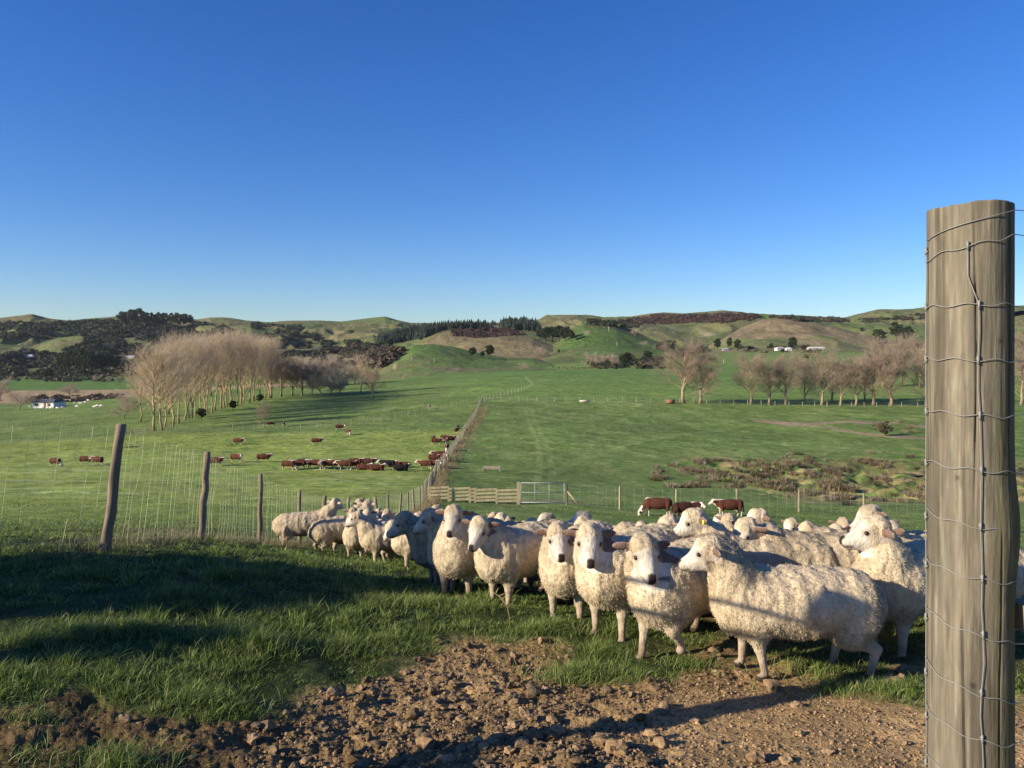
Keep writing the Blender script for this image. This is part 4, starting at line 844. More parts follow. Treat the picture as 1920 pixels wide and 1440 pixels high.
def scatter(name, label, cat, regions, tmpl, mat):
    m = MB()
    for poly, n, size, cols, thr in regions:
        xs = [p[0] for p in poly]; ys = [p[1] for p in poly]; k = 0; tries = 0
        while k < n and tries < n*12:
            tries += 1; x = rng.uniform(min(xs), max(xs)); y = rng.uniform(min(ys), max(ys))
            if not inpoly(x, y, poly): continue
            if thr and vnoise(np.array([x/22.]), np.array([y/7.]), None, 7)[0] < thr: continue
            p = at(x, y, 480); V, T = tmpl[rng.integers(len(tmpl))]; s = size*rng.uniform(.55, 1.35)*(1+.15*rng.normal()); a = rng.uniform(0, 6.28); ca, sa = math.cos(a), math.sin(a)
            W = V@np.array([[ca, sa, 0], [-sa, ca, 0], [0, 0, 1]])*s; c = np.array(cols[rng.integers(len(cols))])*rng.uniform(.7, 1.3)
            m.add(W+np.array(p)-np.array([0, 0, s*.1]), None, T, c); k += 1
    return tag(obj(name, m.mesh(name, mat, False)), label, cat, None, 'stuff')
BL = [leafball(i) for i in range(8)]; CN = [conef(i) for i in range(5)]
dk = [(.030, .048, .022), (.040, .056, .024), (.027, .042, .024), (.070, .060, .033), (.048, .068, .028)]; br = [(.10, .075, .045), (.085, .062, .04), (.07, .06, .035), (.12, .09, .06)]; pu = [(.085, .050, .038), (.10, .06, .045), (.07, .045, .032)]
scatter('bush_scrub', 'dark native scrub covering the far hillsides', 'scrub', [
 ([(-40, 604), (30, 600), (60, 606), (100, 606), (225, 598), (372, 606), (440, 620), (450, 660), (380, 702), (250, 705), (-40, 705), (-40, 664), (80, 662), (130, 655), (160, 645), (165, 630), (120, 632), (60, 640), (-40, 640)], 3600, 8.5, dk, .30),
 ([(380, 612), (470, 605), (560, 612), (620, 640), (720, 640), (740, 660), (650, 690), (560, 690), (480, 690), (440, 660)], 1100, 7, dk, .54),
 ([(590, 662), (640, 648), (740, 650), (760, 662), (720, 690), (620, 690)], 700, 6, br, .3),
 ([(-40, 662), (60, 664), (180, 660), (180, 690), (-40, 690)], 260, 6, br+dk, .3),
 ([(845, 617), (960, 617), (990, 628), (900, 634), (850, 630)], 420, 4.5, pu, .1),
 ([(1160, 600), (1230, 590), (1290, 592), (1350, 588), (1430, 592), (1400, 604), (1300, 606), (1165, 610)], 900, 6, pu, .25),
 ([(1440, 594), (1510, 594), (1590, 599), (1590, 604), (1500, 603)], 200, 7, pu+dk, .2),
 ([(1610, 600), (1740, 588), (1740, 598), (1620, 606)], 90, 6, pu+dk, .3),
 ([(1100, 600), (1200, 612), (1190, 616), (1110, 610)], 90, 7, dk, .2),
 ([(1080, 672), (1240, 672), (1240, 692), (1120, 692)], 260, 3.5, br+dk, .35),
 ([(1230, 640), (1330, 645), (1330, 662), (1240, 672)], 130, 4.5, br+dk, .4),
 ([(1390, 650), (1540, 650), (1540, 662), (1390, 662)], 70, 4, br+dk, .4),
 ([(-40, 700), (250, 706), (250, 716), (-40, 716)], 160, 5, br+dk, .3),
 ([(60, 745), (230, 740), (232, 752), (60, 756)], 120, 3, br, .2)], BL, M_LEAF)
scatter('pine_forest', 'belt of dark pines running along the far slope', 'forest', [
 ([(705, 642), (740, 630), (780, 616), (850, 613), (905, 611), (940, 606), (900, 617), (830, 620), (790, 636), (720, 646)], 1100, 13, [(.018, .032, .018), (.022, .038, .020), (.015, .028, .018)], 0), ([(930, 611), (950, 604), (985, 603), (1008, 611), (1015, 623), (960, 618)], 420, 15, [(.018, .032, .018), (.022, .038, .020), (.015, .028, .018)], 0)], CN, M_LEAF)
# rushes of the swampy gully: tufts of dry blades
def blades(P, D, L, W, C, curve=.35):
    n = len(P); s = np.cross(D, np.array([0, 0, 1.])+rng.normal(0, .3, (n, 3))); s /= np.linalg.norm(s, axis=1)[:, None]+1e-9
    az = rng.uniform(0, 6.28, n); s = np.stack([np.cos(az), np.sin(az), 0*az], 1)*.6+s*.4
    hd = D.copy(); hd[:, 2] = 0; mid = P+D*(L*.55)[:, None]; tip = P+D*(L*.95)[:, None]+hd*(L*curve)[:, None]-np.array([0, 0, 1.])*(L*curve*.25)[:, None]
    w = W[:, None]; V = np.stack([P-s*w, P+s*w, mid+s*w*.8, mid-s*w*.8, tip], 1).reshape(-1, 3); b = np.arange(n)[:, None]*5
    CC = np.repeat(C, 5, 0).reshape(n, 5, 3); CC[:, :2] *= .7; return V, b+np.array([0, 1, 2, 3]), b+np.array([3, 2, 4]), CC.reshape(-1, 3)
def swamp():
    Ps = []; Cs = []; Ls = []
    for poly, n in (([(1180, 880), (1300, 862), (1420, 862), (1500, 850), (1600, 850), (1745, 848), (1745, 905), (1640, 900), (1600, 930), (1520, 945), (1420, 925), (1330, 915), (1250, 915)], 620), ([(1590, 790), (1745, 792), (1745, 820), (1600, 805)], 50), ([(1480, 905), (1745, 850), (1745, 940), (1560, 950)], 160)):
        k = 0
        while k < n:
            x = rng.uniform(1170, 1745); y = rng.uniform(785, 955)
            if not inpoly(x, y, poly): continue
            if abs(x-1705) < 26 and abs(y-888) < 8: continue
            if vnoise(np.array([x/30.]), np.array([y/9.]), None, 9)[0] < .53: k += 1; continue
            p = at(x, y, 30); m = 60; r = rng.uniform(.25, .7); a = rng.uniform(0, 6.28, m); q = np.sqrt(rng.random(m))*r
            pts = np.stack([p.x+np.cos(a)*q, p.y+np.sin(a)*q, np.full(m, p.z-.05)], 1); Ps.append(pts); Ls.append(rng.uniform(.35, 1.0, m)*r*1.1+.1)
            c = np.array([(.26, .20, .11), (.20, .15, .085), (.10, .09, .04), (.30, .24, .15)][rng.integers(4)]); Cs.append(c*rng.uniform(.75, 1.2, (m, 1))); k += 1
    P = np.vstack(Ps); n = len(P); D = rng.normal(0, .4, (n, 3)); D[:, 2] = 1; D /= np.linalg.norm(D, axis=1)[:, None]
    V, Q, T, C = blades(P, D, np.hstack(Ls), np.full(n, .035), np.vstack(Cs)); tag(obj('rushes', mesh_np('rushes', V, Q, T, C, M_BLADE)), 'dry brown rushes and tussocks along the swampy gully', 'rushes', None, 'stuff')
swamp()
m, t, b = nodemat('pond_water', .6, .04); b.inputs['Base Color'].default_value = (.075, .075, .06, 1); bump(t, b, noise_fac(t, 3, 3), .15, .02)
MBp = MB(); a = np.linspace(0, 6.28, 33)[:-1]; pc = at(1705, 889, 40); zw = gh(pc.x, pc.y)+.12
V = [(pc.x+np.cos(q)*(1.7+.3*math.sin(3*q)), pc.y+np.sin(q)*(1.8+.2*math.cos(2*q)), zw) for q in a]+[(pc.x, pc.y, zw)]
tag(obj('pond', mesh_np('pond', V, None, [(i, (i+1) % 32, 32) for i in range(32)], None, m)), kind='structure')
put_b = leaf_tree('scrub_bush', 300, 10, 5, 2500, (.10, .085, .045), .35, 40, .02)
p = at(1660, 817, 60); put_tree(put_b, p, 30*p.y/F_PX, 'brown-green twiggy bush on the bare bank at the right', 'bush')

# ---------------------------------------------------------------- fences
def fence(name, label, group, pts, hgt, rad, netting=None, tone=(.30, .25, .18), lean=.03, tops=None, lib=None, wires=7, wr=.004, stay=.3, wcol=(.55, .55, .50)):
    P = [Vector((x, y, gh(x, y))) for x, y in pts]
    root = empty(name, P[0], 0, label, 'fence', group); o0 = np.array(P[0]); T = []
    for i, p in enumerate(P):
        m = MB(); h = hgt*rng.uniform(.94, 1.07); lx, ly = rng.normal(0, lean, 2)
        if tops and i in tops: lx, h = tops[i]
        b = np.array(p)-o0; top = b+np.array((lx, ly, h)); r = rad*rng.uniform(.85, 1.15); near = p.y < 30; k = 14 if near else 6
        fr = np.linspace(0, 1, 9 if near else 3); pp = b-np.array((0, 0, .15))+np.outer(fr, top-b+np.array((0, 0, .15)))
        if near: pp[:, :2] += rng.normal(0, .006, (len(fr), 2))
        rr = r*(1.12-.2*fr)*(1+(rng.normal(0, .03, len(fr)) if near else 0)); c = np.array(tone)*rng.uniform(.8, 1.2)
        m.tube(pp, rr, k, c)
        if near:
            vv = m.V[0]; vv[:, :2] += (fbm(vv[:, 0]*40, vv[:, 1]*40, vv[:, 2]*5, 3, i)*r*.45)[:, None]
        obj('post', m.mesh('post', M_TIMBER, near), root); T.append((b, top))
    m = MB(); fz = np.linspace(.06, .97, wires)**.85
    for a_, b_ in zip(T[:-1], T[1:]):
        n = 5; s = np.linspace(0, 1, n); sag = np.stack([0*s, 0*s, -.02*np.sin(np.pi*s)], 1); off = np.array((-rad*1.05, 0, 0)) if netting == 'left' else np.array((0, -rad*1.05, 0))
        for f in fz:
            A = a_[0]+(a_[1]-a_[0])*f; B = b_[0]+(b_[1]-b_[0])*f; m.tube(A+np.outer(s, B-A)+sag+off, wr*.6, 3, wcol, caps=False)
        if netting:
            L = np.linalg.norm(b_[0]-a_[0]); k = max(2, int(L/stay)); s = (np.arange(k)+.5)/k
            lo = a_[0]+np.outer(s, b_[0]-a_[0])+off; hi = a_[1]+np.outer(s, b_[1]-a_[1])+off; j = rng.normal(0, .012, (k, 3)); j[:, 2] = 0; q = lo*.5+hi*.5+j*1.5
            # follow the ground and kink at the wires
            twig_batch(m, lo+(hi-lo)*.04, q, wr*.9, wr*.9, np.array(wcol)*np.ones((k, 3)), j); twig_batch(m, q, lo+(hi-lo)*.98+j, wr*.9, wr*.9, np.array(wcol)*np.ones((k, 3)), -j)
    obj('wire_netting' if netting else 'wires', m.mesh('wires', M_WIRE), root); return root
# left boundary fence running straight away and up the long slope
lf = [(-7.6, 6.2), (-4.10, 7.7), (-4.18, 10.3), (-4.37, 13.3), (-4.40, 15.9), (-4.40, 18.0), (-4.40, 20.6), (-4.40, 22.8), (-4.40, 25.0), (-4.42, 27.6), (-4.44, 30.2), (-4.46, 32.8), (-4.5, 35.3), (-4.55, 38), (-4.75, 41)]
tp = {0: (.1, 1.35), 1: (.20, 1.26), 2: (.09, 1.20), 3: (.02, 1.21), 4: (0, 1.12), 5: (-.01, 1.08), 8: (-.06, 1.1), 9: (-.05, 1.15)}
fence('wire_fence', 'netting fence with leaning weathered posts on the left, running behind the flock', None, lf, 1.15, .044, 'left', (.24, .19, .13), .03, tp, wr=.0021, wires=9, stay=.13, wcol=(.55, .60, .42))
lx = [(39, -4.75), (46, -5.1), (57, -5.9), (70, -6.9), (105, -7.15), (150, -7.35), (205, -7.7)]
ys = np.arange(43.5, 204, 1.75); fence('wire_fence', 'long fence of pale posts climbing the field past the cattle', None, [(float(np.interp(y, [q[0] for q in lx], [q[1] for q in lx])), float(y)) for y in ys], 1.2, .05, 'left', (.30, .25, .185), .03, wr=.006, wires=6, stay=.45, wcol=(.5, .5, .46))
def pxline(pts, n, zmin=30):
    W = np.array([gpt(x, y, zmin) for x, y in pts]); s = np.linspace(0, len(W)-1, n); return [(float(np.interp(q, range(len(W)), W[:, 0])), float(np.interp(q, range(len(W)), W[:, 1]))) for q in s]
def zline(pts, n):
    W = np.array([((px-CX)/F_PX*z, z) for px, z in pts]); s = np.linspace(0, len(W)-1, n); return [(float(np.interp(q, range(len(W)), W[:, 0])), float(np.interp(q, range(len(W)), W[:, 1]))) for q in s]
fence('wire_fence', 'low post and wire fence along the crest behind the cattle in the left paddock', None, zline([(-60, 119), (150, 121), (320, 124), (500, 127), (640, 135), (760, 158), (860, 185), (903, 200)], 62), 1.1, .05, None, wires=4, wr=.005)
fence('wire_fence', 'far cross fence in front of the right-hand tree row', None, zline([(908, 198), (1050, 192), (1280, 188), (1500, 184), (1700, 182), (2000, 181)], 44), 1.15, .07, None, (.33, .29, .22), wires=5, wr=.008)
fence('wire_fence', 'fence with wooden posts behind the three cattle, right of the metal gate', None, [((px-CX)/F_PX*z, z) for px, z in ((1062, 46), (1162, 44.5), (1268, 45), (1382, 46.5), (1498, 47), (1620, 46), (1745, 45), (1860, 44.5))], 1.32, .07, 'front', (.33, .28, .17), .02, wires=6, wr=.004, stay=.5, wcol=(.40, .43, .38))
fence('wire_fence', 'white-posted fence stub on the crest beyond the long fence', None, zline([(905, 205), (940, 215), (975, 235), (1000, 270), (985, 330)], 22), 1.2, .06, 'left', (.36, .33, .27), wires=4, wr=.006, stay=1.6, wcol=(.35, .35, .3))
fence('wire_fence', 'low fence below the far tiny sheep on the left hillside', None, zline([(-60, 170), (60, 178), (170, 195), (240, 215)], 40), 1.1, .05, None, wires=3, wr=.006)
fence('wire_fence', 'fence at the foot of the poplar grove running left', None, zline([(225, 133), (250, 134), (290, 138), (330, 142)], 14), 1.1, .05, None, wires=4, wr=.006)
# rail fence
def rail_fence():
    Z = 46.0; g = atz(806, Z); root = empty('rail_fence', g, 0, 'low pale wooden fence of four rails behind the flock, left of the metal gate', 'fence'); o0 = np.array(g); xs = [800, 806, 841, 881, 891, 931, 972]
    for i, px in enumerate(xs[1:]):
        p = np.array(atz(px, Z))-o0; m = MB(); h = .92 if i < 5 else 1.38; w = .12 if i < 5 else .2; m.box((p[0], p[1], p[2]+h/2-.05), (w, w, h), 0, (.36, .30, .18)); obj('post', m.mesh('post', M_TIMBER, False), root)
    for a_, b_ in zip([0, 2, 4, 5], [2, 3, 5, 6]):
        pa = np.array(atz(xs[a_], Z))-o0; pb = np.array(atz(xs[b_], Z))-o0
        for k in range(4):
            m = MB(); z = .16+k*.215; c = (pa+pb)/2; m.box((c[0], c[1]-.09+.05, c[2]+z+rng.normal(0, .008)), (abs(pb[0]-pa[0])+.05, .035, .12 if k else .13), 0, np.array((.40, .34, .20))*rng.uniform(.9, 1.1), -math.atan2(pb[2]-pa[2], pb[0]-pa[0])+rng.normal(0, .003)); obj('rail', m.mesh('rail', M_TIMBER, False), root)
    pa = np.array(atz(881, Z))-o0; pb = np.array(atz(891, Z))-o0
    for k in range(4): m = MB(); c = (pa+pb)/2; m.box((c[0], c[1]-.04, c[2]+.16+k*.215), (.25, .03, .11), 0, (.38, .32, .19)); obj('rail', m.mesh('rail', M_TIMBER, False), root)
rail_fence()
def gate():
    Z = 45.9; a_ = np.array(atz(977, Z)); b_ = np.array(atz(1058, Z)); root = empty('metal_gate', a_, 0, 'silver metal gate filled with wire mesh behind the flock', 'gate'); c = (.36, .39, .38); L = b_[0]-a_[0]; zb = b_[2]-a_[2]
    m = MB(); P = [(0, 0, .12), (L, 0, .12+zb*.5), (L, 0, 1.28), (0, 0, 1.28), (0, 0, .12)]
    for u, v in zip(P[:-1], P[1:]): m.tube([u, v], .022, 6, c)
    for f in (.32, .65): m.tube([(L*f, 0, .12), (L*f, 0, 1.28)], .018, 6, c)
    m.tube([(0, 0, .72), (L, 0, .72)], .014, 6, c); obj('frame', m.mesh('frame', M_WIRE), root)
    m = MB()
    for x in np.arange(.15, L, .15): m.tube([(x, .02, .12), (x, .02, 1.28)], .003, 3, c, False)
    for z in np.arange(.2, 1.25, .13): m.tube([(0, .02, z), (L, .02, z)], .003, 3, c, False)
    obj('wire_mesh', m.mesh('wire_mesh', M_WIRE), root)
    s = atz(1064, 45.8); m = MB(); e = atz(1088, 45.6); m.tube([(0, 0, .85), (e.x-s.x, e.y-s.y, e.z-s.z)], .05, 6, (.36, .30, .18)); o = obj('timber_stay', m.mesh('stay', M_TIMBER), None, s); tag(o, 'slanting timber stay propping the post right of the metal gate', 'post')
gate()
def sled():
    p = at(922, 883, 30); root = empty('farm_sled', p, R(-4), 'long grey timber trough lying in the field right of the long fence', 'trough'); c = (.30, .25, .19)
    m = MB(); m.box((0, 0, .28), (1.7, .5, .1), 0, c); m.box((0, -.25, .36), (1.7, .05, .16), 0, c); m.box((0, .25, .36), (1.7, .05, .16), 0, c); obj('tray', m.mesh('tray', M_TIMBER, False), root)
    for x in (-.8, .8): m = MB(); m.box((x, 0, .14), (.14, .6, .30), 0, np.array(c)*.9); obj('leg', m.mesh('leg', M_TIMBER, False), root)
sled()
p = atz(1096, 190); m = MB(); m.tube([(-1.2, 0, .25), (0, 0, .3), (1.2, 0, .22)], [.22, .3, .2], 8, (.5, .46, .38)); tag(obj('log', m.mesh('log', M_TIMBER), None, p), 'pale log lying against the far cross fence', 'log')
p = atz(1257, 187); m = MB(); m.tube([(-1.0, 0, .5), (1.0, 0, .5)], .5, 14, (.25, .12, .08)); m.tube([(-.8, -.3, .04), (-.8, .3, .04)], .06, 6, (.1, .08, .06)); m.tube([(.8, -.3, .04), (.8, .3, .04)], .06, 6, (.1, .08, .06)); tag(obj('barrel', m.mesh('barrel', M_PAINT), None, p), 'rusty drum lying left of the first tree of the right-hand row', 'barrel')
# power poles
for i, (px, py, hp) in enumerate([(1141, 622, 10), (1157, 650, 9), (772, 676, 6), (814, 680, 8), (1357, 682, 8), (388, 680, 8)]):
    p = at(px, py, 420); h = hp*p.y/F_PX; m = MB(); r = p.y/F_PX*.35; m.tube([(0, 0, -.5), (0, 0, h)], r, 6, (.55, .52, .47)); m.box((0, 0, h*.9), (h*.22, r, r), 0, (.5, .47, .42)); tag(obj('power_pole', m.mesh('pole', M_PAINT), None, p), ['pale power pole on the green far hill, upper one', 'pale power pole on the green far hill, lower one', 'pale power pole at the left foot of the green mound', 'pale power pole right of the green mound foot', 'power pole right of the second tree of the right-hand row', 'power pole on the dark hillside behind the poplars'][i], 'pole')
def house(px, py, w, d, h, lab, rz=0, roof=(.30, .30, .31), wall=(.75, .72, .66), rh=1.8, zmin=420):
    p = at(px, py, zmin); root = empty('farm_house', p, R(rz), lab, 'house'); m = MB(); m.box((0, 0, h/2-.3), (w, d, h+.6), 0, wall); obj('wall', m.mesh('wall', M_PAINT, False), root)
    m = MB(); e = .5; V = [(-w/2-e, -d/2-e, h), (w/2+e, -d/2-e, h), (w/2+e, d/2+e, h), (-w/2-e, d/2+e, h), (-w/2+d*.3, 0, h+rh), (w/2-d*.3, 0, h+rh)]
    m.add(V, [(0, 1, 5, 4), (2, 3, 4, 5), (3, 2, 1, 0)], [(1, 2, 5), (3, 0, 4)], roof); obj('roof', m.mesh('roof', M_PAINT, False), root)
    for x in np.linspace(-w/2+2, w/2-2, max(2, int(w/4))):
        m = MB(); m.box((x, -d/2-.02, h*.55), (1.3, .08, 1.1), 0, (.05, .06, .07)); obj('window', m.mesh('window', M_PAINT, False), root)
    m = MB(); m.box((w*.1, -d/2-.03, 1.0), (.95, .1, 2.0), 0, (.2, .12, .08)); obj('door', m.mesh('door', M_PAINT, False), root)
house(92, 764, 9.5, 6, 2.2, 'white house with a dark grey roof beyond the tiny far sheep', -12, (.10, .10, .105), rh=1.1, zmin=150)
house(48, 671, 34, 14, 5, 'long white buildings on the dark far left hillside', 5, (.6, .58, .56))
house(243, 672, 24, 10, 4, 'white-fronted shed on the hillside left of the poplar tops', 3, (.55, .56, .6), zmin=500)
house(1462, 657, 12, 8, 3.2, 'white farmhouse among dark trees on the far right flat', 10, (.5, .45, .42))
house(1478, 658, 7, 6, 3, 'small white shed right of the far farmhouse', 0, (.7, .7, .68))
house(1360, 658, 8, 6, 2.6, 'low grey shed beneath the three far dark trees', 0, (.35, .38, .40), (.3, .3, .3))
house(1530, 657, 22, 7, 3, 'long low pale-roofed shed right of the far farmhouse', 0, (.6, .6, .58), (.55, .5, .42))

# ---------------------------------------------------------------- big strainer post with netting (right foreground)
def pzk(py): return (HY-py)/F_PX*1.615
def big_post():
    X0, Y0, r = 1.013, 1.70, .0845; zb = gh(X0, Y0); root = empty('strainer_post_fence', (X0, Y0, zb), 0, 'thick weathered wooden post wrapped with wire netting, right foreground', 'fence post')
    H = .312-zb; nz, na = 620, 220; z = np.linspace(-.1, H, nz); th = np.linspace(0, 2*np.pi, na, endpoint=False); TH, ZZ = np.meshgrid(th, z); cx, sx = np.cos(TH), np.sin(TH)
    g = fbm(cx*9+3, sx*9, ZZ*3.0, 4, 301); fine = fbm(cx*34, sx*34, ZZ*8, 3, 305); crack = np.zeros_like(TH)
    for k in range(16):
        a0 = rng.uniform(0, 6.28) if k > 6 else [4.05, 4.5, 4.9, 5.25, 4.3, 5.5, 4.7][k]; z0 = rng.uniform(0, H); L = rng.uniform(.12, .5); w = rng.uniform(.014, .028); wob = .03*np.sin(ZZ*9+k)+.02*fbm(ZZ*8, ZZ*0+k, o=2, s=k)
        w *= 2.2 if k in (1, 3, 8) else 1
        crack += np.exp(-(((TH-a0-wob+np.pi) % (2*np.pi)-np.pi)/w)**2)*sstep(L, L*.4, np.abs(ZZ-z0))
    crack = np.clip(crack, 0, 1); RR = r*(1+.03*np.sin(ZZ*2.2+1)*.5+g*.010+fine*.016+.015*sstep(.5, 0, ZZ/H))-crack*.007
    bul = .012*np.exp(-((ZZ-(-.39-zb))/.10)**2)*np.clip(cx*.8+.2, 0, 1); RR += bul
    V = np.stack([RR*cx, RR*sx, ZZ+ (ZZ > H-.004)*0], -1)
    topw = .002*np.sin(3*TH[-1])+.002*np.cos(TH[-1]+.5); V[-12:, :, 2] += topw*np.linspace(0, 1, 12)[:, None]
    col = np.array((.205, .178, .128))*(1+.15*g+.5*fine)[..., None]
    lon = sstep(-.1, .35, fbm(cx*4, sx*4, ZZ*2.5, 4, 311)); grey = np.array((.165, .15, .122))
    col = col*(1-lon[..., None]*.55)+grey*(1+.5*fine)[..., None]*lon[..., None]*.55
    alg = sstep(-.25, .45, cx)*sstep(.05, .6, ZZ/H)*sstep(-.2, .15, fbm(cx*3, sx*3, ZZ*1.5, 3, 321)+.08); col = col*(1-alg[..., None]*.75)+np.array((.175, .152, .045))*(1+.5*fine)[..., None]*alg[..., None]*.75
    for ka, kz, kr in ((4.25, pzk(1290)-zb, .016), (4.9, pzk(640)-zb, .011), (3.9, pzk(900)-zb, .010)):
        kd = np.hypot((TH-ka)*r, ZZ-kz); kn = np.exp(-(kd/kr)**2); col *= (1-.35*kn*(.5+.5*np.cos(kd*1400)))[..., None]*(1-.55*np.exp(-(kd/(kr*.35))**2))[..., None]
    lich = sstep(.14, .22, fbm(cx*11, sx*11, ZZ*13, 4, 361))*sstep(-.1, .1, fbm(cx*2, sx*2, ZZ*2, 2, 363)); col = col*(1-lich[..., None]*.5)+np.array((.24, .25, .17))*lich[..., None]*.5
    pat = sstep(.05, .2, fbm(cx*7, sx*7, ZZ*4, 4, 331))*sstep(.35, .6, ZZ/H)*(cx < .4); col = col*(1+pat[..., None]*.22)
    dkp = sstep(.08, .2, fbm(cx*5, sx*5, ZZ*2, 3, 335)); col *= (1-.35*dkp[..., None]); col *= (1-.75*crack[..., None]); gt = fbm(cx*22, sx*22, ZZ*2.5, 4, 341); col *= (1+.12*gt[..., None])*(1+.5*fbm(cx*60, sx*60, ZZ*7, 3, 343)[..., None])*.8*(1+.25*sstep(.02,.16,fbm(cx*16, sx*16, ZZ*14, 4, 347))*(cx < .3))[..., None]
    i = np.arange(nz-1)[:, None]*na; j = np.arange(na)[None]; k = (j+1) % na; Q = np.stack([i+j, i+k, i+na+k, i+na+j], -1).reshape(-1, 4)
    VV = V.reshape(-1, 3); CC = np.clip(col.reshape(-1, 3), .01, .8); last = (nz-1)*na; n0 = len(VV); rings = []; 
    for q, f in enumerate((.96, .7, .4)):
        ring = V[-1].copy(); ring[:, :2] *= f; ring[:, 2] += .001+.003*fbm(ring[:, 0]*60, ring[:, 1]*60, o=2, s=5); VV = np.vstack([VV, ring]); CC = np.vstack([CC, CC[last:last+na]*1.1]); a0 = last if q == 0 else n0+(q-1)*na; b0 = n0+q*na
        jj = np.arange(na); Q = np.vstack([Q, np.stack([a0+jj, a0+(jj+1) % na, b0+(jj+1) % na, b0+jj], 1)])
    VV = np.vstack([VV, [[0, 0, V[-1, :, 2].mean()]]]); CC = np.vstack([CC, CC[last:last+1]]); b0 = n0+2*na; T = [(b0+q, b0+(q+1) % na, len(VV)-1) for q in range(na)]
    obj('post', mesh_np('post', VV, Q, T, CC, M_POST, True), root)
    # netting: wires pass round the camera side of the post and run off to the right
    fac = math.atan2(-Y0, -X0); rp = r+.0025
    def pz(py): return (HY-py)/F_PX*(Y0-.085)-zb
    def surf(ang, z): return np.array((math.cos(ang)*rp, math.sin(ang)*rp, z))
    c = 0
    rows = [415, 459, 571, 675, 779, 882, 988, 1085, 1190, 1300, 1386, 1480, 1580, 1690]; c = (.24, .235, .215); aL, aR = fac-1.42, fac+1.25
    m = MB(); stayx = []
    for q, py in enumerate(rows):
        z = pz(py); slope = [.022, .018, 0, -.002, -.004, -.006, -.012, -.012, -.02, -.022, -.018, -.02, -.02, -.02][q]
        A = np.linspace(aL, aR, 26); w = .0035*np.sin(A*7+q*2)*(q > 0)
        P = [surf(a_, z+slope*(a_-fac)+w[k_]) for k_, a_ in enumerate(A)]; e = P[-1]; tdir = np.array((-math.sin(aR), math.cos(aR), 0))
        tdir = np.array((.93, .30, 0)); P += [e+tdir*s_+np.array((0, 0, slope*s_*2-.004*math.sin(s_*14+q))) for s_ in np.arange(.04, 2.6, .06)]
        if q == 0: P = P[2:]
        m.tube(P, .0011, 6, c)
    obj('horizontal_wires', m.mesh('wires', M_WIRE), root)
    m = MB()
    for k_, a0 in enumerate((fac+.16, fac-1.26)):
        P = []
        for q, py in enumerate(rows[1:]):
            z = pz(py); da = (-.20 if q == 0 else .10*(min(q, 6)/6.)-.0)*(k_ == 0); a_ = a0+da+.02*math.sin(q*2.1+k_); slope = .0
            P.append(surf(a_, z)*np.array((1.012, 1.012, 1))); 
            if q < len(rows)-2: P.append(surf(a_+.025*math.sin(q*3+k_), (z+pz(rows[q+2]))/2)*np.array((1.015, 1.015, 1)))
            m.tube([surf(a_-.045, z+.001), surf(a_-.015, z+.006)*1.0, surf(a_+.015, z-.005), surf(a_+.045, z)], .0017, 6, c); m.tube([surf(a_, z-.009)*np.array((1.02, 1.02, 1)), surf(a_, z+.009)*np.array((1.02, 1.02, 1))], .0025, 6, c)
        m.tube(P, .0011, 6, c)
    for s_ in (.25, .42, .6, .8, 1.1, 1.4): e = surf(aR, 0)+np.array((.93, .30, 0))*s_; m.tube([(e[0]+.004*math.sin(zz*20), e[1], zz) for zz in np.linspace(pz(rows[-1]), pz(459), 24)], .0019, 5, c)
    obj('stay_wires', m.mesh('stays', M_WIRE), root)
    m = MB(); z = pz(1132); m.box((r+.425, -.025, z), (.86, .05, .060), R(2), (.30, .25, .16), .10); obj('rail', m.mesh('rail', M_TIMBER, False), root)
    m = MB(); z = pz(592); m.tube([(r-.01, .02, z), (r+.03, .0, z+.01), (r+.06, .0, z+.01)], .005, 8, (.06, .05, .05)); obj('latch_pin', m.mesh('pin', M_WIRE), root)
M_POST = colmat('weathered_post', .9, .15, 60, .18, 130, .002, (1, 1, .14))
big_post()

# ---------------------------------------------------------------- things just outside the left edge that throw the foreground shadows
def yard():
    x, y = -2.45, 2.71; zb = gh(x, y); root = empty('yard_gateway', (x, y, zb), 0, 'round gate post with thin rails just outside the left picture edge', 'fence')
    m = MB(); m.tube([(0, 0, -.2), (0, 0, 1.2), (.02, 0, .36-zb)], [.09, .086, .082], 16, (.30, .25, .18)); obj('post', m.mesh('post', M_TIMBER), root)
    m = MB(); m.tube([(0, 0, .14-zb), (-.75, .75, .10-zb)], .016, 6, (.45, .45, .44)); m.tube([(0, 0, -.02-zb), (-.75, .75, -.10-zb)], .018, 6, (.45, .45, .44)); obj('rail', m.mesh('rail', M_WIRE), root)
    root = empty('stock_yard_fence', (-5.2, 1.0, gh(-5.2, 1.0)), 0, 'stock yard fence of wooden rails outside the left picture edge', 'fence')
    for i, (px_, py_) in enumerate([(0, 0), (.9, .55), (1.8, 1.1)]):
        m = MB(); m.tube([(px_, py_, -.2), (px_, py_, 1.25)], .08, 10, (.3, .25, .18)); obj('post', m.mesh('post', M_TIMBER), root)
    for z in (.35, .72, 1.1): m = MB(); m.box((.9, .55, z), (2.3, .04, .12), math.atan2(1.1, 1.8), (.34, .28, .18)); obj('rail', m.mesh('rail', M_TIMBER, False), root)
yard()
def shade_tree(x, y, cz, rx, hz, n, seed, lab):
    zb = gh(x, y); h = cz+hz-zb; t = leaf_tree('shade_tree', seed, h, rx, n, (.035, .06, .02), .16*10/h, max(8, n//55), (cz-hz-zb)/h); t.location = (x, y, zb); tag(t, lab, 'tree'); return t
shade_tree(-13.9, 1.65, 1.35, 1.3, 2.3, 7000, 401, 'dense evergreen outside the left picture edge shading the grass')
shade_tree(-11.0, .35, .6, 1.35, 1.9, 330, 403, 'thin leafy tree outside the left picture edge, nearer one')
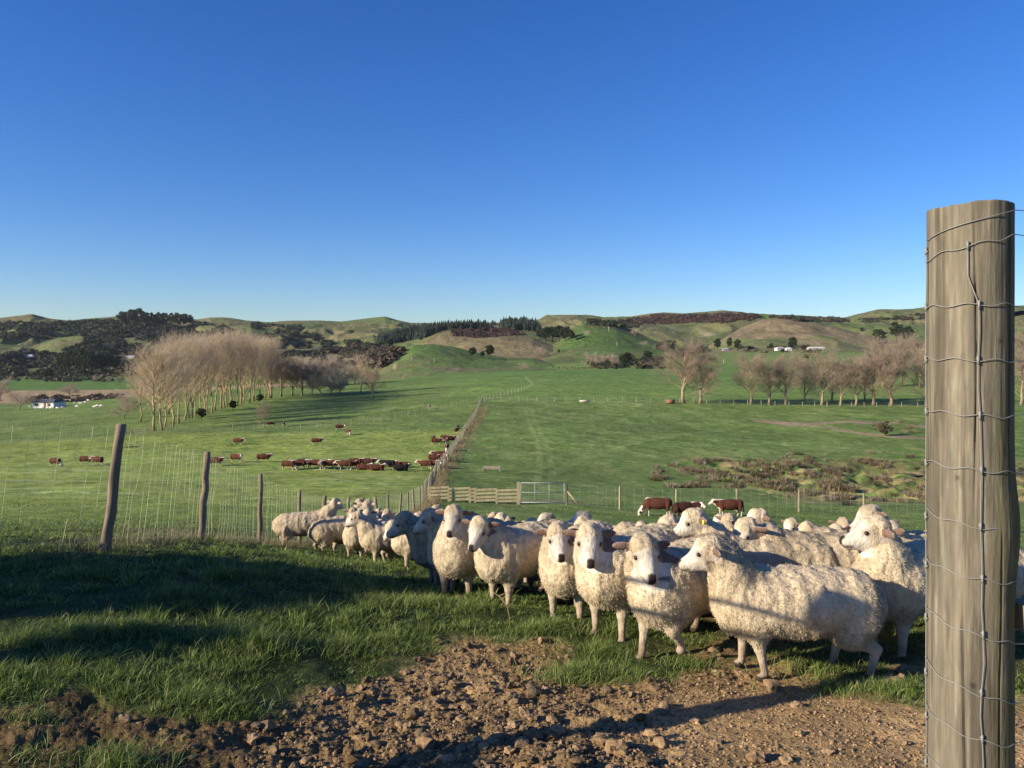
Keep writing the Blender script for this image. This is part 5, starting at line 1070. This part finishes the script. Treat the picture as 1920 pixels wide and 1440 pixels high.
shade_tree(-13.0, 2.72, 2.55, .72, 1.5, 4200, 407, 'added unseen narrow evergreen outside the left picture edge, casting shade on the left sheep')  # shadow caster added out of view to put the left sheep in shade
shade_tree(-9.5, -1.6, .3, 1.0, 1.6, 420, 405, 'added unseen sparse tree left of and behind the camera, casting dappled shade')  # extra caster out of view, added for broken shade at the lower left

# ---------------------------------------------------------------- grass, clods, stalks
def grass():
    P = []; L = []; D = []; C = []
    def add(x, y, ln, spread, col, w):
        n = len(x); z = terrain(x, y)+(1-sstep(14, 26, np.hypot(x, y)))*fbm(x*1.1, y*1.1, o=3, s=61)*.10; P.append((np.stack([x, y, z-.008], 1), w)); d = rng.normal(0, spread, (n, 3)); d[:, 2] = 1; d[:, 0] += .12; D.append(d/np.linalg.norm(d, axis=1)[:, None]); L.append(ln); C.append(col)
    def field(n, r0, r1, f0=-40, f1=40):
        fi = np.radians(rng.uniform(f0, f1, n)); r = np.exp(rng.uniform(math.log(r0), math.log(r1), n)); return r*np.sin(fi), r*np.cos(fi)
    cols = np.array([(.125, .195, .038), (.19, .255, .055), (.085, .145, .030), (.26, .31, .09), (.38, .35, .18)])
    def colr(n, p=(.3, .32, .2, .13, .05)): return cols[rng.choice(5, n, p=p)]*rng.uniform(.75, 1.3, (n, 1))
    x, y = field(170000, 2.9, 12.5); s = soil_mask(x, y, terrain(x, y)); cl = fbm(x*2.6, y*2.6, o=3, s=141); k = (s < rng.uniform(.02, .55, len(x))) & (cl > rng.uniform(-.20, .10, len(x))); x, y, cl = x[k], y[k], cl[k]
    add(x, y, (.022+.10*np.clip(cl+.02, 0, .4))*rng.uniform(.5, 1.5, len(x)), .62, colr(len(x)), np.full(len(x), .0021)*np.hypot(x, y)/5)
    tx, ty = field(9000, 2.9, 13.5); s = soil_mask(tx, ty, terrain(tx, ty)); cl = fbm(tx*1.6, ty*1.6, o=3, s=145); k = (s < rng.uniform(.0, .8, len(tx))) & (cl > rng.uniform(-.22, .12, len(tx))); tx, ty, cl = tx[k][:4200], ty[k][:4200], cl[k][:4200]
    nb = 62; sz = rng.lognormal(0, .38, len(tx))*(.75+1.2*np.clip(cl+.05, 0, .4)); a = rng.uniform(0, 6.28, (len(tx), nb)); q = np.abs(rng.normal(0, .055, (len(tx), nb)))*sz[:, None]
    bx = (tx[:, None]+np.cos(a)*q).ravel(); by = (ty[:, None]+np.sin(a)*q).ravel(); tc = rng.uniform(.7, 1.25, (len(tx), 1)); cc = colr(len(bx), (.34, .32, .18, .13, .03)).reshape(len(tx), nb, 3)*tc[:, :, None]
    add(bx, by, (.062*sz[:, None]*rng.uniform(.45, 1.35, a.shape)*(1-.5*sstep(820, 1000, CX+F_PX*tx/ty)*sstep(1.0, 0.0, 0*tx))[:, None]).ravel(), .22, cc.reshape(-1, 3), np.full(len(bx), .0024)*np.hypot(bx, by)/5)
    lean = np.stack([np.cos(a), np.sin(a)*.8+.0, 0*a], -1).reshape(-1, 3)*(q/(.05*sz[:, None])).reshape(-1, 1)*rng.uniform(.3, .75, (len(bx), 1)); D[-1] = D[-1]+lean; D[-1] /= np.linalg.norm(D[-1], axis=1)[:, None]
    x, y = field(150000, 12, 60, -40, 34); k = fbm(x*1.2, y*1.2, o=3, s=143) > rng.uniform(-.3, .1, len(x)); x, y = x[k], y[k]
    add(x, y, rng.uniform(.03, .085, len(x)), .4, colr(len(x)), np.hypot(x, y)/5*.0019)
    # tussocks
    tf = [(480, 1215, .20, 900), (430, 1200, .15, 500), (1080, 1265, .13, 900), (1120, 1225, .14, 700), (360, 1315, .13, 450), (225, 1430, .13, 500), (430, 1320, .11, 500), (800, 1140, .15, 500), (880, 1150, .15, 450), (700, 1135, .15, 500), (1290, 1245, .10, 400), (1530, 1260, .10, 420), (1690, 1300, .10, 700), (1000, 1190, .12, 600), (640, 1215, .13, 600), (720, 1205, .12, 600), (560, 1150, .14, 600), (150, 1190, .15, 700), (60, 1200, .14, 600), (250, 1180, .14, 600), (460, 1080, .15, 500), (330, 1120, .14, 500), (150, 1080, .13, 500), (1200, 1270, .08, 350), (1040, 1180, .12, 500), (590, 1060, .13, 400), (1560, 1290, .08, 300), (1150, 1190, .12, 500), (60, 1350, .08, 200), (40, 1420, .07, 150), (1640, 1295, .08, 300)]
    for px, py, h, n in tf:
        p = gpt(px, py, 2.3); n = int(n*1.6); h *= 1.15; a = rng.uniform(0, 6.28, n); q = np.abs(rng.normal(0, .12, n)); x = p[0]+np.cos(a)*q*1.5; y = p[1]+np.sin(a)*q; add(x, y, h*rng.uniform(.5, 1.25, n)*(1-.8*np.clip(q, 0, .5))*.8, .55, colr(n, (.3, .3, .15, .2, .05)), np.full(n, .0023))
    # dead grass skirts at the fence foot
    n = 5000; yy = rng.uniform(7, 24, n); xx = -4.2+rng.normal(0, .22, n); add(xx, yy, rng.uniform(.05, .28, n), .35, np.array((.36, .29, .17))*rng.uniform(.6, 1.1, (n, 1)), np.full(n, .0022))
    n = 9000; yy = np.exp(rng.uniform(math.log(30), math.log(180), n)); xx = np.interp(yy, [q[0] for q in lx], [q[1] for q in lx])+.45+rng.normal(0, .3, n)*(yy/60); add(xx, yy, rng.uniform(.15, .55, n), .3, np.array((.33, .25, .13))*rng.uniform(.6, 1.1, (n, 1)), .0028*yy/12)
    w = np.concatenate([q[1] for q in P]); PP = np.vstack([q[0] for q in P]); V, Q, T, CC = blades(PP, np.vstack(D), np.concatenate(L), w, np.vstack(C))
    tag(obj('grass', mesh_np('grass', V, Q, T, CC, M_BLADE)), 'green pasture grass and tussocks around the flock', 'grass', None, 'stuff')
grass()
def clods():
    tm = [blob(500+i, 2, 1.7) for i in range(7)]; sm = [blob(520+i, 1, 1.9) for i in range(6)]; VV = []; TT = []; CC = []; n0 = 0
    n = 34000; fi = np.radians(rng.uniform(-39, 39, n)); r = np.exp(rng.uniform(math.log(2.9), math.log(7.5), n)); x = r*np.sin(fi); y = r*np.cos(fi); H = terrain(x, y); s = soil_mask(x, y, H)
    k = s > rng.uniform(.25, 1.0, n); pq = CX+F_PX*x/y; k &= rng.random(n) < .12+.88*sstep(380, 680, pq); x, y, H = x[k], y[k], H[k]+fbm(x[k]*1.1, y[k]*1.1, o=3, s=61)*.10+(fbm(x[k]*7, y[k]*7, o=4, s=67)*.075+np.abs(fbm(x[k]*17, y[k]*17, o=3, s=69))*.05)*(1-.72*sstep(1180, 1330, CX+F_PX*x[k]/y[k]))-.02
    px = CX+F_PX*x/y; py = HY-F_PX*H/y
    for i in range(len(x)):
        fine = px[i] > 1250 and py[i] > 1290
        big = (rng.random() < (.004 if fine else .035)); sz = rng.uniform(.016, .034) if big else (.0035+.009*rng.random()**2.0)*(1 if not fine else .75)
        V, T = tm[rng.integers(7)] if big else sm[rng.integers(6)]; a = rng.uniform(0, 6.28); ca, sa = math.cos(a), math.sin(a); W = (V-np.array([0, 0, .45]))@np.array([[ca, sa, 0], [-sa, ca, 0], [0, 0, 1]])*sz*np.array([rng.uniform(.8, 1.4), rng.uniform(.8, 1.3), rng.uniform(.6, 1.1)])
        VV.append(W+np.array([x[i], y[i], H[i]+sz*.35])); TT.append(T+n0); n0 += len(V); c = np.array((.215, .145, .078))*(1.3 if fine else 1)*rng.uniform(.55, 1.5)+rng.uniform(-.01, .02); CC.append(np.broadcast_to(c, (len(V), 3)))
    tag(obj('soil_clods', mesh_np('clods', np.vstack(VV), None, np.vstack(TT), np.vstack(CC), M_CLOD, False)), 'loose brown earth clods scattered over the bare ground', 'earth', None, 'stuff')
    for px, py, sz, lab in [(1158, 1410, .055, 'large square-edged earth clod at the bottom centre'), (1450, 1290, .045, 'grey stone near the front foot of the broadside sheep'), (800, 1395, .045, 'lumpy clod at the bottom left of the bare soil'), (1420, 1425, .04, 'round clod at the bottom right edge of the track')]:
        V, T = tm[rng.integers(7)]; p = at(px, py, 2.3); o = obj('clod', mesh_np('clod', (V-np.array([0, 0, .2]))*sz, None, T, np.full((len(V), 3), (.25, .165, .09)), M_CLOD, False), None, p); tag(o, lab, 'clod')
clods()
def stalk(px, py, h, lab, k=5):
    p = at(px, py, 2.3); rg = np.random.default_rng(int(px)); m = MB(); P = [np.zeros(3)]; d = np.array((.25, 0, 1.))
    for i in range(9): d = d+rg.normal(0, .22, 3)*np.array((1, .6, .1)); d /= np.linalg.norm(d); P.append(P[-1]+d*h/9)
    m.tube(P, np.linspace(.0035, .0015, 10), 5, (.40, .28, .17))
    for j in range(k): a_ = P[3+j % 6]; e = a_+np.array((rg.normal()*.05, rg.normal()*.03, .06)); m.tube([a_, (a_+e)/2+.005, e], [.002, .0015, .001], 4, (.40, .28, .17))
    tag(obj('dry_stalk', m.mesh('stalk', M_BARK), None, p), lab, 'weed')
stalk(955, 1165, .34, 'thin curved dry stalk in front of the fawn shaded sheep')
stalk(134, 1012, .28, 'dry reddish weed stalk left of the leaning first fence post')
stalk(232, 1010, .3, 'dry branching weed just right of the leaning first fence post', 8)

# ---------------------------------------------------------------- air between the camera and the hills
def haze():
    m = bpy.data.materials.new('haze'); m.use_nodes = True; t = m.node_tree; t.nodes.remove(t.nodes['Principled BSDF'])
    v = t.nodes.new('ShaderNodeVolumePrincipled'); v.inputs['Color'].default_value = (.86, .92, 1, 1); v.inputs['Density'].default_value = HAZE; v.inputs['Anisotropy'].default_value = 0.0
    t.links.new(v.outputs[0], t.nodes['Material Output'].inputs['Volume'])
    b = MB(); b.box((0, 0, 65), (8000, 8000, 330)); o = obj('haze', b.mesh('haze', m, False)); tag(o, 'thin blue haze over the valley and far hills', 'haze', None, 'stuff')
HAZE = 0.00002
haze()
